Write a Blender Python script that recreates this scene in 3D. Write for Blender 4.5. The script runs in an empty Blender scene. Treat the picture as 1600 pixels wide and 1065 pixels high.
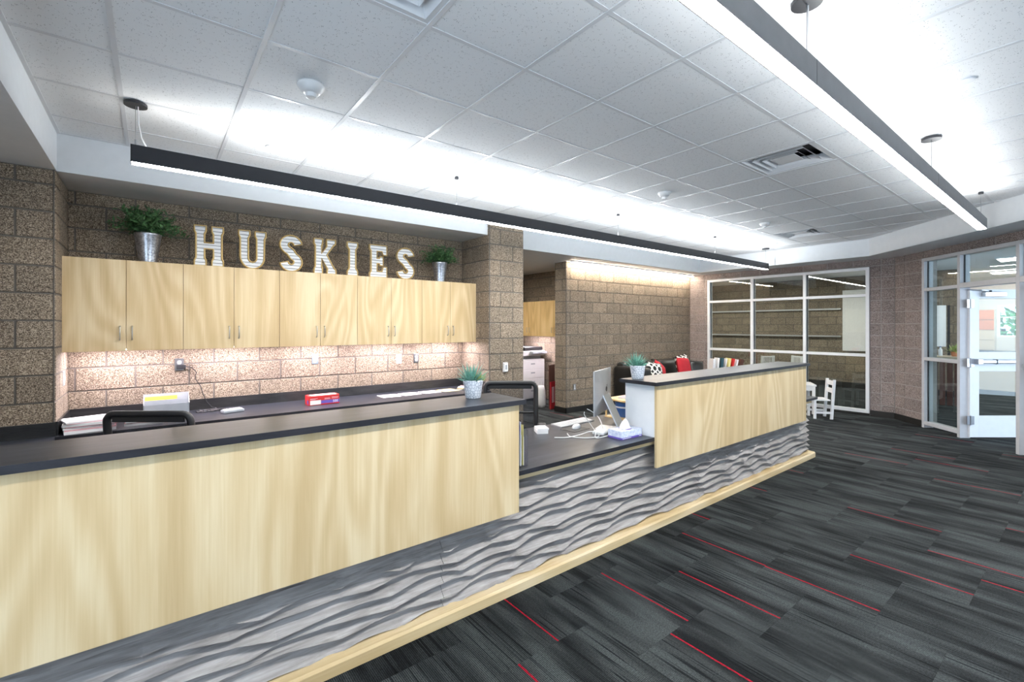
import bpy, bmesh, math, random
from mathutils import Vector, Matrix
random.seed(7)
PI = math.pi
S = bpy.context.scene
COL = S.collection

# ------------------------------------------------------------------ camera, world, exposure
H = 1.586                                        # eye height
cam_d = bpy.data.cameras.new('camera'); cam = bpy.data.objects.new('camera', cam_d); COL.objects.link(cam)
cam_d.sensor_width = 36.0; cam_d.sensor_fit = 'HORIZONTAL'
cam_d.lens = 36.0 * 719.0 / 1600.0
cam_d.shift_y = -(532.5 - 509.0) / 1600.0
cam_d.clip_start = 0.05; cam_d.clip_end = 200
cam.location = (0, 0, H)
cam.rotation_euler = (PI / 2, 0, math.radians(52.05 - 90.0))
S.camera = cam

w = bpy.data.worlds.new('world'); S.world = w; w.use_nodes = True
bg = w.node_tree.nodes['Background']
bg.inputs[0].default_value = (0.64, 0.81, 1.0, 1); bg.inputs[1].default_value = 4.6

vs = S.view_settings
vs.view_transform = 'Standard'; vs.look = 'None'; vs.gamma = 1.0; vs.use_curve_mapping = False
vs.exposure = 0.32
cy = S.cycles
cy.use_denoising = True
cy.max_bounces = 8; cy.diffuse_bounces = 5; cy.glossy_bounces = 4; cy.transmission_bounces = 6; cy.transparent_max_bounces = 12
cy.sample_clamp_indirect = 4.0; cy.caustics_reflective = False; cy.caustics_refractive = False

PEND_DOWN = 75.0     # pendant lens, downward
PEND_UP = 8.0        # pendant top opening, upward
UNDER = 100.0        # lights under the cabinets
COVE = 95.0          # wall-washing strip
HALL = 26.0
UP_W = 10.5         # watts of each lamp module that lights the ceiling          # HALL: added, unseen panels in the rooms beyond

# ------------------------------------------------------------------ node helpers
def new_mat(name):
    m = bpy.data.materials.new(name); m.use_nodes = True
    nt = m.node_tree; b = nt.nodes['Principled BSDF']
    return m, nt, b
def N(nt, t, **kw):
    n = nt.nodes.new(t)
    for k, v in kw.items():
        setattr(n, k, v)
    return n
def L(nt, a, b): nt.links.new(a, b)
def mix(nt, fac, a, b, mode='MIX'):
    n = nt.nodes.new('ShaderNodeMix'); n.data_type = 'RGBA'; n.blend_type = mode
    if isinstance(fac, (int, float)): n.inputs[0].default_value = fac
    else: L(nt, fac, n.inputs[0])
    for v, i in ((a, 6), (b, 7)):
        if isinstance(v, (tuple, list)): n.inputs[i].default_value = (*v[:3], 1)
        else: L(nt, v, n.inputs[i])
    return n.outputs[2]
def math_(nt, op, a, b=None, c=None):
    n = nt.nodes.new('ShaderNodeMath'); n.operation = op
    for v, i in ((a, 0), (b, 1), (c, 2)):
        if v is None: continue
        if isinstance(v, (int, float)): n.inputs[i].default_value = v
        else: L(nt, v, n.inputs[i])
    return n.outputs[0]
def ramp(nt, fac, stops, interp='LINEAR'):
    n = nt.nodes.new('ShaderNodeValToRGB'); n.color_ramp.interpolation = interp
    e = n.color_ramp.elements
    while len(e) < len(stops): e.new(0.5)
    for el, (p, c) in zip(e, stops):
        el.position = p; el.color = (*c[:3], 1)
    L(nt, fac, n.inputs[0]); return n.outputs[0]
def pos_map(nt, scale=(1, 1, 1), rot=(0, 0, 0), obj=False):
    if obj:
        s = N(nt, 'ShaderNodeTexCoord').outputs['Object']
    else:
        s = N(nt, 'ShaderNodeNewGeometry').outputs['Position']
    mp = N(nt, 'ShaderNodeMapping'); L(nt, s, mp.inputs[0])
    mp.inputs['Scale'].default_value = scale; mp.inputs['Rotation'].default_value = rot
    return mp.outputs[0]
def noise(nt, vec, scale, detail=3, rough=0.5, dist=0.0):
    n = N(nt, 'ShaderNodeTexNoise'); L(nt, vec, n.inputs['Vector'])
    n.inputs['Scale'].default_value = scale; n.inputs['Detail'].default_value = detail
    n.inputs['Roughness'].default_value = rough; n.inputs['Distortion'].default_value = dist
    return n.outputs['Fac']
def bump(nt, b, h, strength=0.3, dist=0.002):
    n = N(nt, 'ShaderNodeBump'); n.inputs['Strength'].default_value = strength; n.inputs['Distance'].default_value = dist
    L(nt, h, n.inputs['Height']); L(nt, n.outputs[0], b.inputs['Normal'])
def plain(name, col, rough=0.5, metal=0.0, spec=None, var=0.06, scale=14.0):
    """a plain surface: colour with a faint mottling so it is not dead flat"""
    m, nt, b = new_mat(name)
    f = noise(nt, pos_map(nt), scale, 3)
    c2 = tuple(max(0, x * (1 - var)) for x in col); c1 = tuple(min(1, x * (1 + var)) for x in col)
    L(nt, ramp(nt, f, ((0.3, c2), (0.7, c1))), b.inputs['Base Color'])
    b.inputs['Roughness'].default_value = rough; b.inputs['Metallic'].default_value = metal
    if spec is not None: b.inputs['Specular IOR Level'].default_value = spec
    return m
def emis(name, col, strength):
    m = bpy.data.materials.new(name); m.use_nodes = True; nt = m.node_tree
    nt.nodes.remove(nt.nodes['Principled BSDF'])
    e = N(nt, 'ShaderNodeEmission'); e.inputs[0].default_value = (*col, 1); e.inputs[1].default_value = strength
    L(nt, e.outputs[0], nt.nodes['Material Output'].inputs[0]); return m
def glass(name, tint=(0.93, 0.97, 0.96), refl=1.0):
    m = bpy.data.materials.new(name); m.use_nodes = True; nt = m.node_tree
    nt.nodes.remove(nt.nodes['Principled BSDF'])
    t = N(nt, 'ShaderNodeBsdfTransparent'); t.inputs[0].default_value = (*tint, 1)
    g = N(nt, 'ShaderNodeBsdfGlossy'); g.inputs['Roughness'].default_value = 0.01
    lw = N(nt, 'ShaderNodeLayerWeight'); lw.inputs[0].default_value = 0.5          # Schlick reflectance, the same from both faces
    mx = N(nt, 'ShaderNodeMixShader'); f = math_(nt, 'MULTIPLY', math_(nt, 'ADD', math_(nt, 'MULTIPLY', math_(nt, 'POWER', lw.outputs['Facing'], 5.0), 0.96), 0.04), refl)
    L(nt, f, mx.inputs[0]); L(nt, t.outputs[0], mx.inputs[1]); L(nt, g.outputs[0], mx.inputs[2])
    L(nt, mx.outputs[0], nt.nodes['Material Output'].inputs[0]); return m

# ------------------------------------------------------------------ materials
def make_block(name, dark, mid, light, tint_var=0.16):
    m, nt, b = new_mat(name)
    p = pos_map(nt)
    v = N(nt, 'ShaderNodeTexVoronoi'); L(nt, p, v.inputs['Vector']); v.inputs['Scale'].default_value = 210
    v.inputs['Randomness'].default_value = 1.0
    sep = N(nt, 'ShaderNodeSeparateColor'); L(nt, v.outputs['Color'], sep.inputs[0])
    grit = noise(nt, p, 300, 2)
    f = math_(nt, 'ADD', math_(nt, 'MULTIPLY', sep.outputs[0], 0.75), math_(nt, 'MULTIPLY', grit, 0.25))
    c = ramp(nt, f, ((0.12, dark), (0.45, mid), (0.72, tuple((a + b2) / 2 for a, b2 in zip(mid, light))), (0.9, light)))
    oi = N(nt, 'ShaderNodeObjectInfo')
    k = ramp(nt, oi.outputs['Random'], ((0.0, (1 - tint_var,) * 3), (1.0, (1 + tint_var * 0.4, 1 + tint_var * 0.36, 1 + tint_var * 0.3))))
    c = mix(nt, 1.0, c, k, 'MULTIPLY')
    big = noise(nt, p, 3.0, 2)
    c = mix(nt, 1.0, c, ramp(nt, big, ((0.3, (0.9, 0.9, 0.9)), (0.7, (1.08, 1.06, 1.04)))), 'MULTIPLY')
    L(nt, c, b.inputs['Base Color']); b.inputs['Roughness'].default_value = 0.9
    bump(nt, b, f, 0.55, 0.004); return m
def make_wood(name, a, b_, c_, vert=True, grain=1.0, rough=0.38):
    """rotary-cut veneer: contour lines of a stretched noise give cathedrals, broad noise the pale flecks"""
    m, nt, b = new_mat(name)
    V = lambda x, z: (x, x, z) if vert else (z, x, x)
    cath = noise(nt, pos_map(nt, V(1.9, 0.34)), 1.0, 1.5, 0.45, 0.5)
    ring = math_(nt, 'MULTIPLY', math_(nt, 'ADD', math_(nt, 'SINE', math_(nt, 'MULTIPLY', cath, 75.0)), 1.0), 0.5)
    blot = noise(nt, pos_map(nt, V(9.0, 1.1)), 1.0, 3, 0.5, 0.6)
    broad = noise(nt, pos_map(nt, V(2.6, 0.3)), 1.0, 2, 0.5, 0.3)
    fine = noise(nt, pos_map(nt, V(90, 2.2)), 1.0, 3, 0.6)
    f = math_(nt, 'ADD', math_(nt, 'MULTIPLY', ring, 0.13), math_(nt, 'MULTIPLY', blot, 0.36))
    f = math_(nt, 'ADD', f, math_(nt, 'MULTIPLY', broad, 0.30))
    f = math_(nt, 'ADD', f, math_(nt, 'MULTIPLY', fine, 0.22))
    c = ramp(nt, f, ((0.34, a), (0.5, b_), (0.64, c_)))
    L(nt, c, b.inputs['Base Color']); b.inputs['Roughness'].default_value = rough
    b.inputs['Specular IOR Level'].default_value = 0.35
    bump(nt, b, fine, 0.03, 0.001); return m
def make_slate(name, a, b_, rough=0.3):
    m, nt, b = new_mat(name)
    p = pos_map(nt, (1.2, 7, 7))
    f = noise(nt, p, 2.2, 6, 0.65, 0.6)
    c = ramp(nt, f, ((0.35, a), (0.62, b_), (0.8, tuple(x * 1.7 for x in b_))))
    L(nt, c, b.inputs['Base Color']); b.inputs['Roughness'].default_value = rough
    b.inputs['Specular IOR Level'].default_value = 0.38
    bump(nt, b, f, 0.06, 0.001); return m
def make_wave_wood():
    m, nt, b = new_mat('grey_walnut')
    f = noise(nt, pos_map(nt, (0.9, 8, 9)), 2.0, 5, 0.6, 1.2)
    g = noise(nt, pos_map(nt, (3, 60, 110)), 1.0, 3, 0.6, 0.4)
    h = math_(nt, 'ADD', math_(nt, 'MULTIPLY', f, 0.6), math_(nt, 'MULTIPLY', g, 0.4))
    c = ramp(nt, h, ((0.3, (0.13, 0.113, 0.107)), (0.5, (0.29, 0.265, 0.252)), (0.72, (0.47, 0.44, 0.42))))
    L(nt, c, b.inputs['Base Color']); b.inputs['Roughness'].default_value = 0.42
    bump(nt, b, g, 0.08, 0.001); return m
def make_tile():
    m, nt, b = new_mat('acoustic_tile')
    p = pos_map(nt)
    v = N(nt, 'ShaderNodeTexVoronoi'); L(nt, p, v.inputs['Vector']); v.inputs['Scale'].default_value = 130
    n = noise(nt, p, 45, 2)
    pit = math_(nt, 'MULTIPLY', math_(nt, 'LESS_THAN', v.outputs['Distance'], 0.27), math_(nt, 'GREATER_THAN', n, 0.56))
    c = mix(nt, pit, (0.89, 0.90, 0.91), (0.40, 0.40, 0.41))
    L(nt, c, b.inputs['Base Color']); b.inputs['Roughness'].default_value = 0.95; b.inputs['Specular IOR Level'].default_value = 0.1
    return m
def make_carpet(name, with_red=True):
    m, nt, b = new_mat(name)
    oi = N(nt, 'ShaderNodeObjectInfo')
    geo = N(nt, 'ShaderNodeNewGeometry').outputs['Position']
    comb = N(nt, 'ShaderNodeCombineXYZ')
    L(nt, math_(nt, 'MULTIPLY', oi.outputs['Random'], 37.0), comb.inputs[0]); L(nt, math_(nt, 'MULTIPLY', oi.outputs['Random'], 91.0), comb.inputs[1])
    add = N(nt, 'ShaderNodeVectorMath'); add.operation = 'ADD'; L(nt, geo, add.inputs[0]); L(nt, comb.outputs[0], add.inputs[1])
    def st(scale, sc, det=2, dist=0.0):
        mp = N(nt, 'ShaderNodeMapping'); L(nt, add.outputs[0], mp.inputs[0]); mp.inputs['Scale'].default_value = scale
        return noise(nt, mp.outputs[0], sc, det, 0.55, dist)
    band = st((6.5, 1.0, 1), 1.0, 4)                 # wide soft bands that run along Y
    line = st((75, 1.5, 1), 1.0, 1); msk = st((7, 1.2, 1), 1.0, 1)                # fine streaks
    fibre = noise(nt, pos_map(nt), 120, 4, 0.9)
    loop = N(nt, 'ShaderNodeTexWave'); loop.bands_direction = 'X'; L(nt, pos_map(nt), loop.inputs['Vector']); loop.inputs['Scale'].default_value = 36
    c = ramp(nt, band, ((0.36, (0.009, 0.010, 0.011)), (0.47, (0.026, 0.029, 0.030)), (0.62, (0.058, 0.066, 0.067))))
    dk = ramp(nt, line, ((0.38, (0.22, 0.22, 0.25)), (0.44, (1, 1, 1))))
    c = mix(nt, ramp(nt, msk, ((0.44, (0, 0, 0)), (0.56, (1, 1, 1)))), c, mix(nt, 1.0, c, dk, 'MULTIPLY'))
    if with_red:
        at = N(nt, 'ShaderNodeAttribute'); at.attribute_type = 'OBJECT'; at.attribute_name = 'stripe_x'
        tc = N(nt, 'ShaderNodeTexCoord'); sx = N(nt, 'ShaderNodeSeparateXYZ'); L(nt, tc.outputs['Object'], sx.inputs[0])
        d = math_(nt, 'ABSOLUTE', math_(nt, 'SUBTRACT', sx.outputs[0], at.outputs['Fac']))
        red = math_(nt, 'LESS_THAN', math_(nt, 'ADD', d, math_(nt, 'MULTIPLY', math_(nt, 'SUBTRACT', noise(nt, pos_map(nt), 60, 1), 0.5), 0.006)), 0.005)
        c = mix(nt, red, c, (0.31, 0.006, 0.02))
    k = math_(nt, 'ADD', math_(nt, 'MULTIPLY', fibre, 1.3), math_(nt, 'MULTIPLY', loop.outputs['Fac'], 0.35))
    c = mix(nt, 1.0, c, ramp(nt, math_(nt, 'MULTIPLY', k, 0.7), ((0.40, (0.18, 0.18, 0.18)), (0.74, (1.6, 1.6, 1.6)))), 'MULTIPLY')
    L(nt, c, b.inputs['Base Color']); b.inputs['Roughness'].default_value = 0.95; b.inputs['Specular IOR Level'].default_value = 0.15
    bump(nt, b, k, 0.6, 0.003); return m

M = {}
M['block'] = make_block('concrete_block', (0.045, 0.032, 0.022), (0.185, 0.143, 0.101), (0.52, 0.44, 0.345))
M['block_rose'] = make_block('concrete_block_rose', (0.05, 0.036, 0.032), (0.20, 0.155, 0.14), (0.52, 0.46, 0.45))
M['mortar'] = plain('mortar', (0.13, 0.115, 0.10), 0.95)
M['mortar_pale'] = plain('mortar_pale', (0.33, 0.30, 0.28), 0.95)
M['maple'] = make_wood('maple_veneer', (0.52, 0.37, 0.19), (0.62, 0.465, 0.26), (0.72, 0.58, 0.365))
M['maple_h'] = make_wood('maple_trim', (0.54, 0.38, 0.19), (0.66, 0.50, 0.28), (0.76, 0.61, 0.39), vert=False)
M['honey'] = make_wood('honey_maple', (0.50, 0.32, 0.13), (0.66, 0.45, 0.20), (0.75, 0.54, 0.27))
M['slate'] = make_slate('slate_laminate', (0.018, 0.020, 0.027), (0.043, 0.046, 0.057), 0.30)
M['slate_edge'] = make_slate('slate_edge', (0.012, 0.012, 0.016), (0.024, 0.024, 0.03), 0.4)
M['splash'] = make_slate('splash_laminate', (0.010, 0.010, 0.011), (0.03, 0.03, 0.03), 0.3)
M['wave'] = make_wave_wood()
M['paint'] = plain('soffit_paint', (0.74, 0.76, 0.78), 0.6, var=0.02)
M['paint_warm'] = plain('wall_paint', (0.62, 0.58, 0.52), 0.7, var=0.03)
M['tile'] = make_tile()
M['grid'] = plain('grid_metal', (0.72, 0.73, 0.75), 0.4, var=0.02)
M['carpet'] = make_carpet('carpet_tile', True)
M['carpet_plain'] = make_carpet('carpet_plain', False)
M['rubber'] = plain('rubber_base', (0.012, 0.011, 0.010), 0.5)
M['white_lam'] = plain('white_laminate', (0.80, 0.80, 0.80), 0.35, var=0.02)
M['white_metal'] = plain('white_metal', (0.78, 0.79, 0.81), 0.35, var=0.02)
M['shaded_frame'] = plain('shaded_frame', (0.50, 0.50, 0.52), 0.4, var=0.03)  # darker copy of the white frame paint, shade put into the colour
M['black_metal'] = plain('black_metal', (0.016, 0.017, 0.022), 0.42, var=0.1)
M['black_plastic'] = plain('black_plastic', (0.014, 0.014, 0.016), 0.45)
M['nickel'] = plain('nickel', (0.62, 0.60, 0.56), 0.28, 1.0)
M['alu'] = plain('aluminium', (0.66, 0.67, 0.69), 0.32, 0.9, var=0.02)
M['steel'] = plain('steel', (0.42, 0.42, 0.44), 0.3, 1.0)
M['fixture'] = plain('fixture_grey', (0.17, 0.17, 0.18), 0.45, 0.3)
M['white_plastic'] = plain('white_plastic', (0.80, 0.80, 0.80), 0.35, var=0.02)
M['grey_plastic'] = plain('grey_plastic', (0.34, 0.37, 0.40), 0.45)
M['paper'] = plain('paper', (0.84, 0.83, 0.83), 0.8, var=0.03)
M['paper_pink'] = plain('paper_pink', (0.72, 0.42, 0.45), 0.8)
M['paper_yellow'] = plain('paper_yellow', (0.82, 0.72, 0.30), 0.8)
M['folder_yellow'] = plain('folder_yellow', (0.80, 0.52, 0.10), 0.7)
M['red'] = plain('red_card', (0.62, 0.025, 0.025), 0.45)
M['red_cloth'] = plain('red_cloth', (0.42, 0.012, 0.022), 0.85)
M['blue'] = plain('blue_plastic', (0.03, 0.10, 0.30), 0.4)
M['violet'] = plain('violet_print', (0.13, 0.09, 0.42), 0.5)
M['leather'] = plain('black_leather', (0.016, 0.015, 0.014), 0.32, var=0.2, scale=60)
M['brown'] = plain('brown_board', (0.09, 0.03, 0.02), 0.5)
M['cork'] = plain('orange_panel', (0.55, 0.20, 0.09), 0.7)
M['beige'] = plain('beige_panel', (0.52, 0.42, 0.30), 0.6)
M['glass'] = glass('window_glass', (0.86, 0.90, 0.89), 1.35)
M['acrylic'] = glass('acrylic', (0.94, 0.95, 0.97), 1.0)
M['lens_down'] = emis('pendant_lens', (1.0, 0.985, 0.96), PEND_DOWN)
M['lens_up'] = emis('pendant_uplight', (1.0, 0.985, 0.95), PEND_UP)
M['lens_under'] = emis('under_cabinet_lens', (1.0, 0.88, 0.97), UNDER)
M['lens_cove'] = emis('cove_lens', (1.0, 0.86, 0.70), COVE)
M['lens_added'] = emis('added_panel_lens', (1.0, 0.95, 0.86), HALL)
M['leaf_dark'] = plain('foliage_green', (0.035, 0.085, 0.035), 0.55, var=0.6, scale=70)
M['leaf_mid'] = plain('leaf_green', (0.055, 0.13, 0.045), 0.5, var=0.75, scale=45)
M['leaf_blue'] = plain('succulent_green', (0.16, 0.36, 0.28), 0.5, var=0.35, scale=60)
M['leaf_lime'] = plain('succulent_lime', (0.34, 0.42, 0.14), 0.5, var=0.3, scale=60)
M['soil'] = plain('soil', (0.05, 0.04, 0.03), 0.95)
M['tree_leaf'] = plain('tree_leaf', (0.10, 0.30, 0.08), 0.7, var=0.4, scale=4)
M['gold'] = plain('gold_edge', (0.50, 0.34, 0.13), 0.45, 0.35)

def make_galv():
    m, nt, b = new_mat('galvanised')
    v = N(nt, 'ShaderNodeTexVoronoi'); L(nt, pos_map(nt), v.inputs['Vector']); v.inputs['Scale'].default_value = 90
    sep = N(nt, 'ShaderNodeSeparateColor'); L(nt, v.outputs['Color'], sep.inputs[0])
    L(nt, ramp(nt, sep.outputs[0], ((0, (0.30, 0.31, 0.35)), (1, (0.62, 0.63, 0.67)))), b.inputs['Base Color'])
    b.inputs['Metallic'].default_value = 0.9; b.inputs['Roughness'].default_value = 0.3; return m
M['galv'] = make_galv()
def make_honeycomb():
    m, nt, b = new_mat('honeycomb_ceramic')
    v = N(nt, 'ShaderNodeTexVoronoi'); v.feature = 'DISTANCE_TO_EDGE'; L(nt, pos_map(nt, obj=True), v.inputs['Vector'])
    v.inputs['Scale'].default_value = 58; v.inputs['Randomness'].default_value = 0.6
    f = ramp(nt, v.outputs['Distance'], ((0.03, (0.42, 0.45, 0.52)), (0.12, (0.82, 0.83, 0.86))))
    L(nt, f, b.inputs['Base Color']); b.inputs['Roughness'].default_value = 0.4
    bump(nt, b, v.outputs['Distance'], 0.5, 0.003); return m
M['honeycomb'] = make_honeycomb()
def make_slats():
    m, nt, b = new_mat('whitewashed_slats')
    tc = N(nt, 'ShaderNodeTexCoord'); sp = N(nt, 'ShaderNodeSeparateXYZ'); L(nt, tc.outputs['Object'], sp.inputs[0])
    q = math_(nt, 'FRACT', math_(nt, 'MULTIPLY', sp.outputs[2], 30.0))
    gap = math_(nt, 'LESS_THAN', q, 0.17)
    st = noise(nt, pos_map(nt, (6, 60, 60)), 1.0, 3)
    c = ramp(nt, st, ((0.3, (0.60, 0.61, 0.62)), (0.7, (0.86, 0.86, 0.85))))
    c = mix(nt, gap, c, (0.10, 0.11, 0.12))
    L(nt, c, b.inputs['Base Color']); b.inputs['Roughness'].default_value = 0.6; return m
M['slats'] = make_slats()
def make_lattice():
    m, nt, b = new_mat('lattice_fabric')
    tc = N(nt, 'ShaderNodeTexCoord'); sp = N(nt, 'ShaderNodeSeparateXYZ'); L(nt, tc.outputs['Object'], sp.inputs[0])
    fx = math_(nt, 'SUBTRACT', math_(nt, 'FRACT', math_(nt, 'MULTIPLY', sp.outputs[0], 7.5)), 0.5)
    fz = math_(nt, 'SUBTRACT', math_(nt, 'FRACT', math_(nt, 'MULTIPLY', sp.outputs[2], 7.5)), 0.5)
    r = math_(nt, 'SQRT', math_(nt, 'ADD', math_(nt, 'MULTIPLY', fx, fx), math_(nt, 'MULTIPLY', fz, fz)))
    ring = math_(nt, 'LESS_THAN', math_(nt, 'ABSOLUTE', math_(nt, 'SUBTRACT', r, 0.44)), 0.10)
    L(nt, mix(nt, ring, (0.012, 0.012, 0.012), (0.72, 0.70, 0.66)), b.inputs['Base Color']); b.inputs['Roughness'].default_value = 0.9; return m
M['lattice'] = make_lattice()
def make_mesh_fabric():
    m = bpy.data.materials.new('chair_mesh'); m.use_nodes = True; nt = m.node_tree; b = nt.nodes['Principled BSDF']
    b.inputs['Base Color'].default_value = (0.02, 0.025, 0.035, 1); b.inputs['Roughness'].default_value = 0.7
    w = N(nt, 'ShaderNodeTexWave'); w.bands_direction = 'Z'; L(nt, pos_map(nt), w.inputs['Vector']); w.inputs['Scale'].default_value = 60
    t = N(nt, 'ShaderNodeBsdfTransparent'); mx = N(nt, 'ShaderNodeMixShader')
    f = math_(nt, 'ADD', math_(nt, 'MULTIPLY', w.outputs['Fac'], 0.25), 0.42)
    L(nt, f, mx.inputs[0]); L(nt, t.outputs[0], mx.inputs[1]); L(nt, b.outputs[0], mx.inputs[2])
    L(nt, mx.outputs[0], nt.nodes['Material Output'].inputs[0]); return m
M['mesh_fabric'] = make_mesh_fabric()
def make_tissue_box():
    m, nt, b = new_mat('tissue_box_print')
    f = noise(nt, pos_map(nt, obj=True), 55, 3)
    c = ramp(nt, f, ((0.35, (0.50, 0.56, 0.74)), (0.65, (0.74, 0.78, 0.88))))
    L(nt, c, b.inputs['Base Color']); b.inputs['Roughness'].default_value = 0.45; return m
M['tissue_box'] = make_tissue_box()

# ------------------------------------------------------------------ mesh helpers
class MB:
    def __init__(s): s.v = []; s.f = []
    def add(s, vs, fs):
        o = len(s.v); s.v += [tuple(p) for p in vs]; s.f += [tuple(i + o for i in f) for f in fs]; return s
    def box(s, x0, x1, y0, y1, z0, z1, mat=None):
        P = [(x0, y0, z0), (x1, y0, z0), (x1, y1, z0), (x0, y1, z0), (x0, y0, z1), (x1, y0, z1), (x1, y1, z1), (x0, y1, z1)]
        if mat is not None: P = [mat @ Vector(p) for p in P]
        return s.add(P, [(0, 3, 2, 1), (4, 5, 6, 7), (0, 1, 5, 4), (1, 2, 6, 5), (2, 3, 7, 6), (3, 0, 4, 7)])
    def prism(s, poly, z0, z1):
        a = sum(poly[i][0] * poly[(i + 1) % len(poly)][1] - poly[(i + 1) % len(poly)][0] * poly[i][1] for i in range(len(poly)))
        if a < 0: poly = poly[::-1]
        n = len(poly)
        return s.add([(x, y, z0) for x, y in poly] + [(x, y, z1) for x, y in poly],
                     [tuple(range(n - 1, -1, -1)), tuple(range(n, 2 * n))] + [(i, (i + 1) % n, n + (i + 1) % n, n + i) for i in range(n)])
    def extrude_x(s, prof, x0, x1):
        """profile of (y, z) swept along x"""
        n = len(prof)
        return s.add([(x0, y, z) for y, z in prof] + [(x1, y, z) for y, z in prof],
                     [tuple(range(n)), tuple(range(2 * n - 1, n - 1, -1))] + [(i, n + i, n + (i + 1) % n, (i + 1) % n) for i in range(n)])
    def lathe(s, prof, n=20, c=(0, 0, 0), cap0=True, cap1=True):
        vs = []
        for r, z in prof:
            for k in range(n):
                a = 2 * PI * k / n; vs.append((c[0] + r * math.cos(a), c[1] + r * math.sin(a), c[2] + z))
        fs = []
        for i in range(len(prof) - 1):
            for k in range(n):
                k2 = (k + 1) % n; fs.append((i * n + k, i * n + k2, (i + 1) * n + k2, (i + 1) * n + k))
        if cap0: fs.append(tuple(range(n - 1, -1, -1)))
        if cap1: fs.append(tuple(range((len(prof) - 1) * n, len(prof) * n)))
        return s.add(vs, fs)
    def tube(s, path, r, n=8, closed=False):
        P = [Vector(p) for p in path]; m = len(P); rings = []; up = Vector((0, 0, 1)); prev = None
        for i in range(m):
            if closed: t = P[(i + 1) % m] - P[i - 1]
            else: t = P[min(i + 1, m - 1)] - P[max(i - 1, 0)]
            t.normalize()
            a = prev if prev is not None else (up if abs(t.z) < 0.9 else Vector((1, 0, 0)))
            u = a - t * a.dot(t)
            if u.length < 1e-4: u = t.orthogonal()
            u.normalize(); v = t.cross(u); prev = u
            rr = r[i] if isinstance(r, (list, tuple)) else r
            rings.append([P[i] + (u * math.cos(2 * PI * k / n) + v * math.sin(2 * PI * k / n)) * rr for k in range(n)])
        vs = [p for g in rings for p in g]; fs = []
        for i in range(m if closed else m - 1):
            j = (i + 1) % m
            for k in range(n): k2 = (k + 1) % n; fs.append((i * n + k, i * n + k2, j * n + k2, j * n + k))
        if not closed: fs += [tuple(range(n - 1, -1, -1)), tuple(range((m - 1) * n, m * n))]
        return s.add(vs, fs)
    def mesh(s, name):
        me = bpy.data.meshes.new(name); me.from_pydata(s.v, [], s.f); me.update(); return me
def obj(name, mb, mat, parent=None, loc=(0, 0, 0), rotz=0.0, smooth=False, bevel=0.0, segs=2, rot=None):
    me = mb.mesh(name) if isinstance(mb, MB) else mb
    if not me.materials: me.materials.append(M[mat] if isinstance(mat, str) else mat)
    o = bpy.data.objects.new(name, me); COL.objects.link(o); o.location = loc
    o.rotation_euler = rot if rot is not None else (0, 0, rotz)
    if parent is not None: o.parent = parent
    if smooth:
        for p in me.polygons: p.use_smooth = True
    if bevel:
        b = o.modifiers.new('bevel', 'BEVEL'); b.width = bevel; b.segments = segs; b.limit_method = 'ANGLE'; b.angle_limit = math.radians(40)
        b.harden_normals = False
    return o
def bx(*a): return MB().box(*a)
def tag(o, label, cat, group=None):
    o['label'] = label; o['category'] = cat
    if group: o['group'] = group
    return o
def thing(name, label, cat, loc=(0, 0, 0), rotz=0.0, group=None):
    o = bpy.data.objects.new(name, None); COL.objects.link(o); o.location = loc; o.rotation_euler = (0, 0, rotz)
    o.empty_display_size = 0.1
    return tag(o, label, cat, group)
def struct(o): o['kind'] = 'structure'; return o
def copy_tree(o, parent=None):
    c = o.copy(); COL.objects.link(c); c.parent = parent
    for ch in list(o.children): copy_tree(ch, c)
    return c
def smooth_sub(o, lv=2):
    m = o.modifiers.new('sub', 'SUBSURF'); m.levels = lv; m.render_levels = lv
    for p in o.data.polygons: p.use_smooth = True
    return o
def curve_mesh(name, polys, extrude=0.0, bevel=0.0, fill='BOTH'):
    """2-D outlines in the XZ plane -> mesh (filled and extruded along Y, or a rope along the outline)"""
    cu = bpy.data.curves.new(name, 'CURVE'); cu.dimensions = '2D' if fill != 'NONE' else '3D'
    cu.fill_mode = fill if fill != 'NONE' else 'FULL'; cu.extrude = extrude
    if bevel: cu.bevel_depth = bevel; cu.bevel_resolution = 1
    for poly in polys:
        sp = cu.splines.new('POLY'); sp.points.add(len(poly) - 1); sp.use_cyclic_u = True
        for p, (x, z) in zip(sp.points, poly): p.co = (x, z, 0, 1)
    o = bpy.data.objects.new(name, cu); COL.objects.link(o)
    bpy.context.view_layer.update()
    me = bpy.data.meshes.new_from_object(o.evaluated_get(bpy.context.evaluated_depsgraph_get()))
    bpy.data.objects.remove(o); bpy.data.curves.remove(cu)
    me.transform(Matrix.Rotation(PI / 2, 4, 'X')); me.name = name; return me
def text_mesh(name, txt, size):
    cu = bpy.data.curves.new(name, 'FONT'); cu.body = txt; cu.size = size; cu.extrude = 0.0006
    o = bpy.data.objects.new(name, cu); COL.objects.link(o); bpy.context.view_layer.update()
    me = bpy.data.meshes.new_from_object(o.evaluated_get(bpy.context.evaluated_depsgraph_get()))
    bpy.data.objects.remove(o); bpy.data.curves.remove(cu)
    me.materials.clear(); me.transform(Matrix.Rotation(PI / 2, 4, 'X')); return me
def clip_poly(poly, a, b, c):
    """keep a*x + b*y <= c"""
    out = []
    for i in range(len(poly)):
        p, q = poly[i], poly[(i + 1) % len(poly)]; dp, dq = a * p[0] + b * p[1] - c, a * q[0] + b * q[1] - c
        if dp <= 0: out.append(p)
        if (dp < 0 < dq) or (dq < 0 < dp):
            t = dp / (dp - dq); out.append((p[0] + t * (q[0] - p[0]), p[1] + t * (q[1] - p[1])))
    return out

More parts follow.
